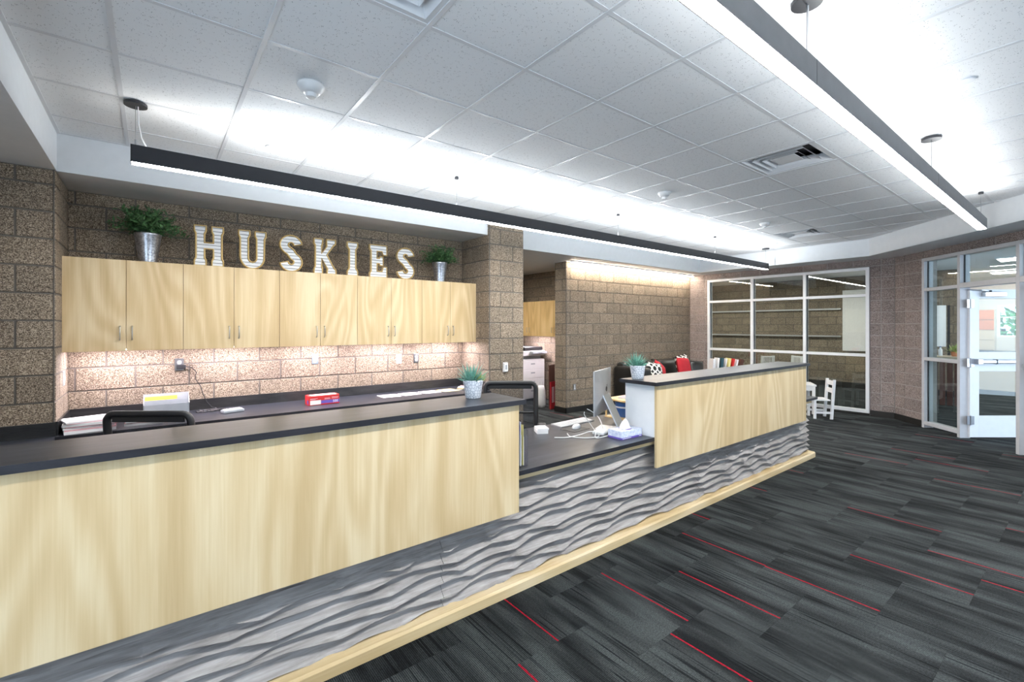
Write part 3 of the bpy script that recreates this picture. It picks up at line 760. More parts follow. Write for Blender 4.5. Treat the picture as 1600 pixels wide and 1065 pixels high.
# ------------------------------------------------------------------ back desk in the alcove
bd = thing('back_worktop', 'dark slate back worktop in the alcove below the wall cabinets', 'worktop', (0, 0, 0))
obj('top', MB().box(XA0 + .01, XA1 - .01, 4.78, YB, .734, .762).box(-1.74, XA0 + .01, 3.02, 4.825, .734, .762), 'slate', bd)
obj('front_edge', bx(XA0 + .012, XA1 - .01, 4.777, 4.7802, .734, .7614), 'slate_edge', bd)
obj('splash', MB().box(XA0 + .01, XA1 - .01, YB - .016, YB - .001, .7621, .866).box(XA0 + .009, XA0 + .022, YP + .0, YB - .016, .7621, .866).box(XA1 - .022, XA1 - .009, YP, YB - .016, .7621, .866).box(-1.74, XA0 + .009, YP - .016, YP - .001, .7621, .866), 'splash', bd)
for k in range(5):
    x = XA0 + .02 + k * .79
    dr = obj('cabinet_front', bx(x, x + .775, 4.83, 4.85, .1, .72), 'maple', bd, bevel=.002)
    obj('handle', MB().tube([(x + .34, 4.83, .62), (x + .34, 4.80, .62), (x + .44, 4.80, .62), (x + .44, 4.83, .62)], .005, 6), 'nickel', dr)

# ------------------------------------------------------------------ upper cabinets
ZB, ZTOP, YF = 1.374, 2.148, 5.13
CW = (XA1 - XA0 - .012) / 5
wh = ['leftmost, below the large vase', 'below letters H and U', 'below first S and K', 'below letters I and E', 'rightmost, by the block column']
for k in range(5):
    x0 = XA0 + .006 + k * CW
    cb = thing('wall_cabinet', 'pale maple wall cabinet, ' + wh[k], 'cabinet', (x0, YF, ZB), 0, 'maple wall cabinets in the alcove')
    obj('body', MB().box(.001, CW - .001, .021, YB - YF, .015, ZTOP - ZB), 'maple', cb)
    for s in (0, 1):
        a = .0015 + s * CW / 2
        d = obj('door', bx(a, a + CW / 2 - .003, 0, .02, 0, ZTOP - ZB), 'maple', cb, bevel=.0015)
        hx = CW / 2 + (.04 if s else -.04)
        obj('handle', MB().tube([(hx, 0, .095), (hx, -.022, .098), (hx, -.028, .11), (hx, -.028, .195), (hx, -.022, .207), (hx, 0, .21)], .0048, 8), 'nickel', d, smooth=True)
    uc = thing('under_cabinet_light', 'slim light strip under maple cabinet ' + wh[k].replace('leftmost, ', '').replace('rightmost, ', ''), 'light', (x0 + .07, YF + .10, ZB + .015), 0, 'light strips under the wall cabinets')
    obj('housing', bx(0, CW - .16, 0, .07, -.006, 0), 'white_metal', uc); obj('lens', bx(.01, CW - .17, .008, .062, -.012, -.006), 'lens_under', uc)
# copy-room cabinets
for k in range(2):
    y0 = 6.45 + k * .78
    cb = thing('wall_cabinet', 'honey coloured wall cabinet above the copier, ' + ('nearer' if k == 0 else 'farther') + ' unit', 'cabinet', (6.40, y0, 1.37), 0, 'copy room cabinets')
    obj('body', MB().box(.021, .345, .001, .777, .01, .735), 'honey', cb)
    for s in (0, 1):
        d = obj('door', bx(0, .02, .002 + s * .39, .387 + s * .39, 0, .735), 'honey', cb, bevel=.0015)
        hy = .39 + (.04 if s else -.04)
        obj('handle', MB().tube([(0, hy, .08), (-.026, hy, .085), (-.026, hy, .175), (0, hy, .18)], .005, 6), 'nickel', d)
    uc = thing('under_cabinet_light', 'slim light strip below honey cabinet, ' + ('nearer' if k == 0 else 'farther') + ' one', 'light', (6.46, y0 + .08, 1.38))
    obj('housing', bx(0, .07, 0, .62, -.006, 0), 'white_metal', uc); obj('lens', bx(.008, .062, .01, .61, -.012, -.006), 'lens_under', uc)

# ------------------------------------------------------------------ letters
def arc(cx, cz, r, a0, a1, n):
    return [(cx + r * math.cos(math.radians(a0 + (a1 - a0) * k / n)), cz + r * math.sin(math.radians(a0 + (a1 - a0) * k / n))) for k in range(n + 1)]
def stroke(path, w):
    Lp, Rp = [], []
    for i, p in enumerate(path):
        a = path[max(0, i - 1)]; b = path[min(len(path) - 1, i + 1)]; t = Vector((b[0] - a[0], b[1] - a[1])).normalized(); n = Vector((-t.y, t.x))
        Lp.append((p[0] + n.x * w, p[1] + n.y * w)); Rp.append((p[0] - n.x * w, p[1] - n.y * w))
    return Lp + Rp[::-1]
spath = arc(.36, .735, .165, 5, 270, 14)[:-2] + [(.34, .545), (.39, .47)] + arc(.36, .265, .165, 68, -175, 13)
sp2 = stroke(spath, .10)
# block serifs on the S ends
LET = {
 'H': [(0, 1), (.30, 1), (.30, .87), (.26, .80), (.26, .58), (.49, .58), (.49, .80), (.45, .87), (.45, 1), (.75, 1), (.75, .87), (.71, .80), (.71, .20), (.75, .13), (.75, 0), (.45, 0), (.45, .13), (.49, .20), (.49, .43), (.26, .43), (.26, .20), (.30, .13), (.30, 0), (0, 0), (0, .13), (.04, .20), (.04, .80), (0, .87)],
 'U': [(0, 1), (.30, 1), (.30, .87), (.26, .80)] + arc(.375, .27, .115, 180, 360, 8) + [(.49, .80), (.45, .87), (.45, 1), (.75, 1), (.75, .87), (.71, .80)] + arc(.375, .31, .335, 0, -180, 12)[1:-1] + [(.04, .31), (.04, .80), (0, .87)],
 'S': sp2,
 'K': [(0, 1), (.28, 1), (.28, .87), (.25, .80), (.25, .58), (.43, .80), (.42, .87), (.42, 1), (.72, 1), (.72, .88), (.66, .84), (.43, .55), (.67, .18), (.74, .12), (.74, 0), (.44, 0), (.44, .10), (.46, .14), (.25, .44), (.25, .20), (.28, .13), (.28, 0), (0, 0), (0, .13), (.04, .20), (.04, .80), (0, .87)],
 'I': [(0, 1), (.36, 1), (.36, .87), (.29, .78), (.29, .22), (.36, .13), (.36, 0), (0, 0), (0, .13), (.07, .22), (.07, .78), (0, .87)],
 'E': [(0, 1), (.64, 1), (.64, .66), (.50, .66), (.47, .80), (.27, .80), (.27, .60), (.37, .60), (.40, .66), (.50, .66 - .02), (.50, .38), (.40, .38), (.37, .42), (.27, .42), (.27, .20), (.47, .20), (.50, .34), (.64, .34), (.64, 0), (0, 0), (0, .13), (.05, .18), (.05, .82), (0, .87)],
}
LET['E'] = [(0, 1), (.64, 1), (.64, .70), (.50, .70), (.46, .81), (.27, .81), (.27, .59), (.36, .59), (.38, .65), (.50, .65), (.50, .37), (.38, .37), (.36, .43), (.27, .43), (.27, .19), (.46, .19), (.50, .33), (.64, .33), (.64, 0), (0, 0), (0, .13), (.05, .18), (.05, .82), (0, .87)]
YLET = 5.20
def px_to_X(px, Y):
    r = (px - 800) / 719.0; d = Y / (.7885 - .615 * r); return d * (.615 + .7885 * r)
for n, (ch, a, b, desc) in enumerate((('H', 303.5, 349, 'letter H'), ('U', 373, 415.5, 'letter U'), ('S', 437.5, 472, 'first letter S, beside the U'), ('K', 491, 525, 'letter K'), ('I', 543, 559, 'letter I'), ('E', 578, 604.5, 'letter E'), ('S', 620.5, 647, 'last letter S, beside the small vase'))):
    X0, X1 = px_to_X(a, YLET), px_to_X(b, YLET)
    P = LET[ch]; mx0, mx1 = min(p[0] for p in P), max(p[0] for p in P); mz0, mz1 = min(p[1] for p in P), max(p[1] for p in P)
    poly = [((x - mx0) / (mx1 - mx0) * (X1 - X0), (z - mz0) / (mz1 - mz0) * .375 + .006) for x, z in P]
    t = thing('sign_letter', 'white slatted %s with gold edge on the cabinets' % desc, 'sign letter', (X0, YLET, ZTOP), 0, 'letters of the sign on the wall cabinets')
    me = curve_mesh('letter_face', [poly], .016); obj('letter_face', me, 'slats', t, loc=(0, .02, 0))
    me = curve_mesh('gold_edge', [poly], 0, .0085, 'NONE'); obj('gold_edge', me, 'gold', t, loc=(0, .004, 0))
    me = curve_mesh('back_edge', [poly], 0, .006, 'NONE'); obj('back_edge', me, 'gold', t, loc=(0, .034, 0))

# ------------------------------------------------------------------ vases with greenery
def vase(x, y, s, label, seed):
    t = thing('vase', label, 'vase with greenery', (x, y, ZTOP), 0)
    obj('bucket', MB().lathe([(.066 * s, 0), (.066 * s, .008), (.098 * s, .24 * s), (.102 * s, .25 * s), (.102 * s, .262 * s), (.096 * s, .262 * s), (.09 * s, .22 * s)], 28, cap1=False), 'galv', t, smooth=True)
    obj('filler', MB().lathe([(.088 * s, .215 * s), (.088 * s, .225 * s)], 18), 'soil', t)
    mb = MB(); rg = random.Random(seed); st = MB()
    for k in range(95):
        a = rg.random() * 2 * PI; e = rg.uniform(-.15, 1.4); l = rg.uniform(.14, .25) * s
        d = Vector((math.cos(a) * math.cos(e) * 1.25, math.sin(a) * math.cos(e) * .8, math.sin(e) * .98)); base = Vector((0, 0, .24 * s))
        pts = [base + d * l * q + Vector((0, 0, .05 * s * math.sin(q * 2.2))) for q in (0, .35, .7, 1.0)]
        st.tube(pts, .0016, 4)
        for q in range(9):
            f = .3 + .7 * q / 8; p = base + d * l * f + Vector((0, 0, .05 * s * math.sin(f * 2.2)))
            u = Vector((rg.uniform(-1, 1), rg.uniform(-1, 1), rg.uniform(-.5, 1))).normalized(); v = u.orthogonal().normalized(); ls = rg.uniform(.019, .033) * s
            mb.add([p, p + u * ls + v * ls * .42, p + u * ls * 2.1, p + u * ls - v * ls * .42], [(0, 1, 2, 3)])
    obj('stems', st, 'leaf_dark', t); lv = obj('leaves', mb, 'leaf_mid', t); lv['kind'] = 'stuff'
vase(px_to_X(231, 5.22), 5.22, .98, 'large galvanised vase of bushy greenery before the H', 3)
vase(px_to_X(687, 5.22), 5.22, .95, 'galvanised vase of greenery at the column end of cabinets', 9)

# ------------------------------------------------------------------ succulents in honeycomb pots
def succulent(x, y, s, label, seed, lime):
    t = thing('succulent_pot', label, 'potted succulent', (x, y, ZT))
    obj('pot', MB().lathe([(.040 * s, 0), (.044 * s, .004), (.058 * s, .098 * s), (.060 * s, .105 * s), (.055 * s, .105 * s), (.053 * s, .09 * s)], 28, cap1=False), 'honeycomb', t, smooth=True)
    obj('soil', MB().lathe([(.053 * s, .085 * s), (.053 * s, .092 * s)], 18), 'soil', t)
    rg = random.Random(seed)
    def blades(n, c, lmin, lmax, w, emin, emax):
        mb = MB()
        for k in range(n):
            a = 2 * PI * (k * .381966) + rg.uniform(-.2, .2); f = (k + .5) / n; e = emin + (emax - emin) * f; l = rg.uniform(lmin, lmax) * s
            d = Vector((math.cos(a) * math.cos(e), math.sin(a) * math.cos(e), math.sin(e))); sd = Vector((-math.sin(a), math.cos(a), 0)); nn = d.cross(sd)
            b = Vector(c) + Vector((math.cos(a), math.sin(a), 0)) * .008 * s
            p1 = b + d * l * .45 - Vector((0, 0, .0)); p2 = b + d * l + Vector((0, 0, .012 * s * math.cos(e)))
            ww = w * s
            mb.add([b - sd * ww * .6, b + sd * ww * .6, p1 + sd * ww, p1 - sd * ww, p1 + nn * ww * .7, p2], [(0, 1, 4), (1, 2, 4), (3, 0, 4), (2, 5, 4), (5, 3, 4), (0, 3, 2, 1), (3, 5, 2)])
        return mb
    obj('leaves', blades(60, (-.012 * s, 0, .09 * s), .085, .135, .0058, .15, 1.5), 'leaf_blue', t)
    if lime: obj('rosette', blades(26, (.032 * s, -.006, .092 * s), .04, .06, .008, .1, 1.4), 'leaf_lime', t)
    else: obj('rosette', blades(22, (.022 * s, -.008, .092 * s), .05, .07, .011, .1, 1.2), 'leaf_blue', t)
succulent(1.52, 2.33, 1.04, 'spiky succulent in honeycomb pot on the near counter end', 4, True)
succulent(3.13, 2.34, 1.06, 'pale succulent in honeycomb pot beside the white counter end', 8, False)

# ------------------------------------------------------------------ pendant lights
def pendant(x0, x1, yc, drops, big, label, side, watts):
    t = thing('pendant_light', label, 'pendant light', (0, 0, 0))
    za, zb, hw = 2.645, 2.757, .04
    obj('housing', MB().box(x0, x1, yc - hw, yc - hw + .004, za, zb).box(x0, x1, yc + hw - .004, yc + hw, za, zb).box(x0, x0 + .004, yc - hw, yc + hw, za, zb).box(x1 - .004, x1, yc - hw, yc + hw, za, zb).box(x0, x1, yc - hw + .004, yc + hw - .004, 2.69, 2.71), side, t)
    obj('lower_lens', bx(x0 + .005, x1 - .005, yc - hw + .005, yc + hw - .005, za - .001, za + .006), 'lens_down', t)
    obj('upper_lens', bx(x0 + .03, x1 - .03, yc - hw + .006, yc + hw - .006, zb - .03, zb - .022), 'lens_up', t)
    for x in drops: 
        if x0 + .3 < x < x1 - .3: obj('joint', bx(x - .0015, x + .0015, yc - hw - .0006, yc - hw + .001, za, zb), 'black_plastic', t)
    for k, x in enumerate(drops):
        r = .062 if k in big else .022
        obj('canopy', MB().lathe([(r, ZC - .022), (r, ZC - .006), (r * .9, ZC)], 20, (x, yc, 0)), 'black_metal', t)
        obj('cable', MB().tube([(x, yc, zb - .03), (x, yc, ZC - .02)], .0022, 6), 'steel', t)
        obj('gripper', MB().lathe([(.006, zb - .01), (.006, zb + .045)], 8, (x, yc, 0)), 'steel', t)
    nl = int(round((x1 - x0) / .6))
    for k in range(1, nl):                                # lamp modules of the indirect part, just above the housing
        ld = bpy.data.lights.new('uplight_module', 'POINT'); ld.energy = watts; ld.color = (.90, .96, 1.0); ld.shadow_soft_size = .012
        lo = bpy.data.objects.new('uplight_module', ld); COL.objects.link(lo); lo.parent = t; lo.location = (x0 + (k + .5) * (x1 - x0) / nl, yc, zb + .001)
    if big:
        x = drops[big[0]]; obj('power_cord', MB().tube([(x + .012, yc, ZC - .02), (x + .016, yc, 2.9), (x + .03, yc, 2.82), (x + .07, yc, zb - .02)], .0035, 6), 'white_plastic', t)
pendant(-.115, 9.10, 3.88, [-.09, 2.34, 4.78, 7.22, 9.06], [0, 4], 'long black linear pendant light over the staff side of the counter', 'black_metal', UP_W)
pendant(-.15, 7.17, .81, [-.10, 2.30, 4.74, 7.10], [1, 2], 'long grey linear pendant light over the carpet', 'fixture', UP_W * .33)
# cove strip above the long wall
cv = thing('wall_wash_light', 'linear strip light washing the top of the long block wall', 'light', (XL0 + .02, YL - .14, ZS))
obj('housing', bx(0, XG - XL0 - .06, 0, .06, -.018, 0), 'white_metal', cv); obj('lens', bx(.02, XG - XL0 - .08, .02, .062, -.03, -.018), 'lens_cove', cv)

# ------------------------------------------------------------------ ceiling devices
def diffuser(i, y0, label):
    x0 = GX[i + 1]; t = thing('air_diffuser', label, 'air vent', (x0 + .305, y0 + .305, ZC), 0, 'square air diffusers in the ceiling grid')
    obj('backing', bx(-.29, .29, -.29, .29, .10, .105), 'black_plastic', t)
    def ring(a, b, z0, z1):
        mb = MB()
        for k in range(4):
            c, s_ = math.cos(k * PI / 2), math.sin(k * PI / 2)
            q = [(-a, -a, z0), (a, -a, z0), (b, -b, z1), (-b, -b, z1)]
            mb.add([(c * x - s_ * y, s_ * x + c * y, z) for x, y, z in q] + [(c * x - s_ * y, s_ * x + c * y, z + .004) for x, y, z in q], [(0, 1, 2, 3), (7, 6, 5, 4)])
        return mb
    obj('frame', ring(.295, .27, .004, .004), 'white_metal', t)
    for a, b, z0, z1 in ((.268, .225, .004, .06), (.205, .165, .004, .05), (.145, .11, .004, .04)): obj('cone', ring(a, b, z0, z1), 'white_metal', t)
    obj('centre_plate', bx(-.1, .1, -.1, .1, .012, .016), 'white_metal', t)
diffuser(7, 1.41, 'square air diffuser beside the grey pendant light'); diffuser(13, 2.63, 'square air diffuser farthest away near the window soffit'); diffuser(1, 1.41, 'square air diffuser nearest, cut by the top edge')
def detector(x, y, label, s=1.0):
    t = thing('smoke_detector', label, 'smoke detector', (x, y, ZC + .004))
    obj('base', MB().lathe([(.035 * s, -.05 * s), (.05 * s, -.045 * s), (.062 * s, -.03 * s), (.075 * s, -.012 * s), (.075 * s, 0)], 24), 'white_plastic', t, smooth=True)
    obj('sensor_cap', MB().lathe([(.02 * s, -.075 * s), (.028 * s, -.072 * s), (.03 * s, -.05 * s)], 18), 'white_plastic', t)
detector(.755, 2.95, 'white smoke detector nearest, on the speckled ceiling tile', 1.05); detector(4.42, 2.95, 'white smoke detector in the middle of the ceiling', .95); detector(6.86, 2.95, 'white smoke detector farthest, near the far diffuser', .9)
for x, y, lab in ((.755, 4.155, 'flush sprinkler cover above the near black pendant'), (3.805, 4.155, 'flush sprinkler cover above the middle of black pendant'), (8.68, 3.545, 'flush sprinkler cover near the far end of black pendant'), (3.805, .495, 'flush sprinkler cover on tile right of the grey pendant'), (6.855, .495, 'flush sprinkler cover farther along right of grey pendant')):
    t = thing('sprinkler_cover', lab, 'sprinkler', (x, y, ZC + .004))
    obj('cover_plate', MB().lathe([(.036, -.012), (.04, -.010), (.04, -.008)], 22), 'white_metal', t); obj('cup', MB().lathe([(.03, -.009), (.03, 0)], 18), 'grid', t)

# ------------------------------------------------------------------ wall plates
def plate(name, label, cat, loc, rotz, m='white_plastic', kind='outlet', wd=.072, ht=.116):
    t = thing(name, label, cat, loc, rotz)
    obj('plate', bx(-wd / 2, wd / 2, -.007, 0, -ht / 2, ht / 2), m, t, bevel=.003)
    if kind == 'outlet':
        for z in (.021, -.021):
            r = obj('receptacle', MB().lathe([(.0165, 0), (.0165, .003)], 16), 'white_plastic', t, loc=(0, -.007, z), rot=(PI / 2, 0, 0))
            for sx in (-.006, .006): obj('slot', bx(sx - .001, sx + .001, -.0041 , -.0031, -.004, .006), 'black_plastic', r, rot=(-PI / 2, 0, 0))
    elif kind == 'jack': obj('jack', bx(-.008, .008, -.010, -.007, -.008, .008), 'grey_plastic', t)
    elif kind == 'thermo':
        obj('cover', bx(-wd * .42, wd * .42, -.026, -.007, -ht * .45, ht * .45), m, t, bevel=.003); obj('display', bx(-.014, .014, -.0272, -.026, -.03, .03), 'grey_plastic', t)
    elif kind == 'switch': obj('toggle', bx(-.01, .01, -.012, -.007, -.02, .02), 'white_plastic', t)
    return t
plate('power_outlet', 'steel outlet with plugged adapter on alcove wall', 'outlet', (px_to_X(280, YB), YB - .001, 1.215), 0, 'steel')
plate('power_outlet', 'steel outlet on alcove wall above the red box', 'outlet', (px_to_X(492, YB), YB - .001, 1.212), 0, 'steel')
plate('wall_jack', 'white data jack plate on alcove wall near column', 'wall jack', (px_to_X(623, YB), YB - .001, 1.17), 0, 'white_plastic', 'jack')
plate('power_outlet', 'steel outlet on alcove wall nearest the column', 'outlet', (px_to_X(650, YB), YB - .001, 1.168), 0, 'steel')
plate('thermostat', 'white thermostat on the block column', 'thermostat', (px_to_X(789, YP), YP - .001, 1.045), 0, 'white_plastic', 'thermo', .075, .125)
plate('power_outlet', 'small outlet low on the long block wall', 'outlet', (px_to_X(897.5, YL), YL - .001, .46), 0, 'steel')
plate('light_switch', 'narrow switch plate on the alcove side wall', 'switch', (XA0 + .0072, 5.2, 1.16), PI / 2, 'white_plastic', 'switch')
xo = px_to_X(280, YB)
ad = thing('power_adapter', 'black power adapter plugged in the alcove outlet, cord hanging down', 'adapter', (xo, YB - .014, 1.194))
obj('body', bx(-.022, .05, -.03, 0, -.02, .018), 'black_plastic', ad, bevel=.004)
obj('cord', MB().tube([(.05, -.015, 0), (.10, -.012, -.01), (.135, -.01, -.06), (.125, -.01, -.12), (.17, -.01, -.20), (.19, -.012, -.28), (.22, -.02, -.36), (.26, -.03, -.412), (.31, -.06, -.427)], .004, 6), 'black_plastic', ad)

# ------------------------------------------------------------------ things on the back worktop
ZBD = .762
# paper piles: each ream a thing
px0 = -.40
def sheet_pile(name, label, cat, loc, rotz, sx, sy, layers, group=None):
    t = thing(name, label, cat, loc, rotz, group); z = 0
    for k, (h, m, dx, dy, a) in enumerate(layers):
        obj('sheets', bx(-sx / 2, sx / 2, -sy / 2, sy / 2, z, z + h), m, t, loc=(dx, dy, 0), rotz=a); z += h
    return t
sheet_pile('paper_stack', 'thick untidy stack of white and pink papers beside the pier', 'paper stack', (px0, 4.95, ZBD), .12, .30, .24,
           [(.022, 'paper', 0, 0, .03), (.012, 'paper_pink', .01, .0, -.04), (.014, 'paper', -.01, .01, .06), (.008, 'paper_pink', .012, 0, .0), (.02, 'paper', 0, -.01, -.06), (.006, 'paper_pink', .01, 0, .1), (.012, 'paper', -.005, 0, .14)])
sheet_pile('paper_stack', 'low stack of loose papers behind the near chair', 'paper stack', (-.05, 5.02, ZBD), -.1, .26, .22,
           [(.018, 'paper', 0, 0, .03), (.008, 'paper_pink', .01, 0, -.08), (.012, 'paper', 0, 0, .12)])
fh = thing('file_holder', 'grey plastic file holder with a yellow folder', 'file holder', (.10, 5.36, ZBD), 0)
obj('front', bx(-.17, .17, -.09, -.086, 0, .11), 'grey_plastic', fh); obj('back', bx(-.17, .17, .07, .074, 0, .19), 'grey_plastic', fh); obj('divider', bx(-.165, .165, -.01, -.006, .004, .14), 'grey_plastic', fh)
obj('base', bx(-.17, .17, -.09, .074, 0, .004), 'grey_plastic', fh)
for s in (-.17, .167): obj('side', MB().add([(s, -.09, 0), (s, .074, 0), (s, .074, .19), (s, -.09, .11), (s + .003, -.09, 0), (s + .003, .074, 0), (s + .003, .074, .19), (s + .003, -.09, .11)], [(0, 3, 2, 1), (4, 5, 6, 7), (0, 1, 5, 4), (1, 2, 6, 5), (2, 3, 7, 6), (3, 0, 4, 7)]), 'white_plastic', fh)
fo = thing('folder', 'yellow folder standing in the grey file holder', 'folder', (.05, 5.395, ZBD + .005)); obj('cover', bx(-.11, .13, 0, .004, 0, .165), 'folder_yellow', fo); obj('tab', bx(-.10, .115, -.004, 0, 0, .15), 'folder_yellow', fo)
ph = thing('desk_phone', 'grey remote keypad phone lying on the back worktop', 'phone', (.60, 5.12, ZBD), .25)
obj('body', bx(-.09, .09, -.045, .045, 0, .028), 'grey_plastic', ph, bevel=.008)
for a in range(6):
    for b in range(3): obj('key', bx(-.075 + a * .026, -.055 + a * .026, -.034 + b * .024, -.016 + b * .024, .028, .034), 'white_plastic', ph)
cb_ = obj('cord_tangle', MB().tube([(.36 + .06 * math.cos(k * .9) + .012 * k * .35, 5.28 + .035 * math.sin(k * 1.3), ZBD + .006 + .012 * abs(math.sin(k * .7))) for k in range(44)], .004, 5), 'black_plastic')
tag(cb_, 'tangled black cord lying on the back worktop by the phone', 'cord')
# red box of 500
rb = thing('red_box', 'red carton with blue band reading 500 on the back worktop', 'box', (1.42, 5.10, ZBD), .03)
obj('carton', bx(-.155, .155, -.07, .07, 0, .095), 'red', rb, bevel=.002)
obj('top_label', bx(-.12, .13, -.05, .05, .095, .0956), 'paper', rb)
obj('blue_band', bx(-.035, .154, -.0706, -.07, .012, .045), 'violet', rb); obj('white_label', bx(-.145, -.037, -.0706, -.07, .006, .05), 'paper', rb)
obj('number_print', text_mesh('number_print', '500', .036), 'paper', rb, loc=(.085, -.0709, .016))
for k, (a, b, z) in enumerate(((-.145, -.07, .066), (-.145, -.09, .058), (.0, .055, .062), (.075, .145, .068), (.075, .14, .058), (.0, .06, .053))): obj('print_line', bx(a, b, -.0706, -.07, z, z + .005), 'paper_pink', rb)
obj('end_label', bx(-.1556, -.155, -.05, .0, .012, .05), 'violet', rb)
for k, (x, m, lab) in enumerate(((2.19, 'paper', 'white sheet nearest the red box'), (2.45, 'paper_pink', 'white sheet with pink print on the back worktop'), (2.72, 'paper', 'plain white sheet beside the yellow sheet'), (2.98, 'paper_yellow', 'yellow sheet flat on the back worktop'))):
    o = thing('paper_sheet', lab, 'paper', (x, 5.16, ZBD), .05 * (k % 2) - .02, 'loose sheets in a row')
    obj('sheet', bx(-.108, .108, -.11, .11, 0, .0015), 'paper' if k == 1 else m, o)
    if k == 1: obj('print', bx(-.05, .06, -.07, .08, .0015, .0019), 'paper_pink', o)
tb = thing('paper_bundle', 'small bundle of cards and ribbon at the column end', 'bundle', (3.2, 5.12, ZBD), .3)
for k in range(5): obj('card', bx(-.08, .08, -.05, .05, k * .008, k * .008 + .006), ('paper', 'beige', 'paper_yellow', 'paper', 'paper')[k], tb, rotz=.15 * (k - 2))
obj('band', MB().box(-.008, .008, -.06, .06, .04, .046), 'paper_pink', tb)

# ------------------------------------------------------------------ office chairs
def office_chair(x, y, face, label, ztop, bw):
    """face: direction the sitter looks (angle of +x)"""
    t = thing('office_chair', label, 'office chair', (x, y, 0), face - PI / 2)       # local +y = forward
    zb0 = ztop - .50
    def rr(w, z0, z1, r, y0):
        pts = []
        for cx, cz, a0 in ((w / 2 - r, z1 - r, 0), (-w / 2 + r, z1 - r, 90), (-w / 2 + r, z0 + r, 180), (w / 2 - r, z0 + r, 270)):
            for k in range(5):
                a = math.radians(a0 + 22.5 * k); pts.append((cx + r * math.cos(a), y0 - .08 * (cz + r * math.sin(a) - z0), cz + r * math.sin(a)))
        return pts
    obj('back_frame', MB().tube(rr(bw, zb0, ztop, .05, -.20), .023, 8, True), 'black_plastic', t, smooth=True)
    P = rr(bw - .03, zb0 + .015, ztop - .015, .045, -.20); mb = MB().add(P, [tuple(range(len(P)))]); obj('back_mesh', mb, 'mesh_fabric', t)
    obj('head_band', MB().box(-bw / 2 + .04, bw / 2 - .04, -.20 - .08 * .5 - .008, -.20 - .08 * .5 + .008, ztop - .055, ztop - .006), 'black_plastic', t, bevel=.005)
    obj('lumbar_bar', MB().tube([(-bw / 2 + .02, -.215, zb0 + .22), (0, -.235, zb0 + .22), (bw / 2 - .02, -.215, zb0 + .22)], .012, 6), 'black_plastic', t)
    obj('back_post', MB().tube([(0, -.23, zb0 + .22), (0, -.25, zb0), (0, -.18, .42), (0, -.02, .41)], .024, 8), 'black_plastic', t)
    s = obj('seat', bx(-.24, .24, -.18, .27, .43, .50), 'black_plastic', t, bevel=.03, segs=3)
    for sx in (-1, 1): 
        obj('armrest', bx(sx * .29 - .04, sx * .29 + .04, -.10, .14, .655, .685), 'black_plastic', t, bevel=.012)
        obj('arm_post', MB().tube([(sx * .22, .02, .44), (sx * .29, .02, .46), (sx * .29, .02, .66)], .016, 8), 'black_plastic', t)
    obj('gas_lift', MB().lathe([(.028, .10), (.028, .28), (.016, .28), (.016, .43)], 14), 'steel', t)
    for k in range(5):
        a = 2 * PI * k / 5 + .3; c_, s_ = math.cos(a), math.sin(a)
        lg = obj('base_leg', MB().tube([(0, 0, .11), (.17 * c_, .17 * s_, .10), (.29 * c_, .29 * s_, .07)], [.026, .02, .014], 8), 'black_plastic', t)
        obj('caster', MB().tube([(.29 * c_ - .02 * s_, .29 * s_ + .02 * c_, .028), (.29 * c_ + .02 * s_, .29 * s_ - .02 * c_, .028)], .028, 12), 'black_plastic', lg)
    return t
VX, VY = math.cos(math.radians(52.05)), math.sin(math.radians(52.05))
office_chair(0.0 + .2 * VX, 3.94 + .2 * VY, math.radians(52.05), 'black mesh office chair facing the back worktop by the papers', 1.0, .56)
a2 = math.radians(232.05)
office_chair(2.695 - .2 * VX, 3.48 - .2 * VY, a2, 'black mesh office chair at the desk gap by the computer', 1.035, .49)

# ------------------------------------------------------------------ things on the reception desk
# computer
u = math.radians(25)
pc = thing('computer', 'silver all-in-one desktop computer seen from behind on the desk', 'computer', (3.02, 2.62, ZD), u)      # local x along screen, -y = back towards the room
PW, PZ0, PZ1 = .50, .135, .50
mb = MB(); n = 12
vsb = []
for i in range(n + 1):
    for k in range(n + 1):
        a, b = i / n * 2 - 1, k / n * 2 - 1
        vsb.append((a * PW / 2, -.006 - .030 * (1 - a * a) * (1 - b * b), PZ0 + (b + 1) / 2 * (PZ1 - PZ0)))
mb.add(vsb, [(i * (n + 1) + k, (i + 1) * (n + 1) + k, (i + 1) * (n + 1) + k + 1, i * (n + 1) + k + 1) for i in range(n) for k in range(n)])
tilt = (math.radians(-6), 0, 0)
sh = obj('back_shell', mb, 'alu', pc, smooth=True)
obj('edge', bx(-PW / 2, PW / 2, -.006, .004, PZ0, PZ1), 'alu', pc, bevel=.002)
obj('screen', bx(-PW / 2 + .004, PW / 2 - .004, .004, .006, PZ0 + .08, PZ1 - .004), 'black_plastic', pc)
lg = arc(0, 0, .022, 0, 360, 16)[:-1]
lg = [(x * (1 if x < .012 else .86), z) for x, z in lg]
obj('emblem', curve_mesh('emblem', [lg, [(.004, .027), (.014, .036), (.012, .028)]], .0012), 'black_plastic', pc, loc=(0, -.0365, .335))
obj('stand', MB().add([(-.09, -.03, .30), (.09, -.03, .30), (.09, -.17, .012), (-.09, -.17, .012), (-.09, -.022, .292), (.09, -.022, .292), (.09, -.158, .012), (-.09, -.158, .012)], [(0, 1, 2, 3), (7, 6, 5, 4), (0, 3, 7, 4), (1, 5, 6, 2), (0, 4, 5, 1), (3, 2, 6, 7)])
    .box(-.09, .09, -.17, .04, 0, .008), 'alu', pc, bevel=.003)
kb = thing('keyboard', 'white slim keyboard on the desk behind the mouse', 'keyboard', (2.95, 2.90, ZD), .06)
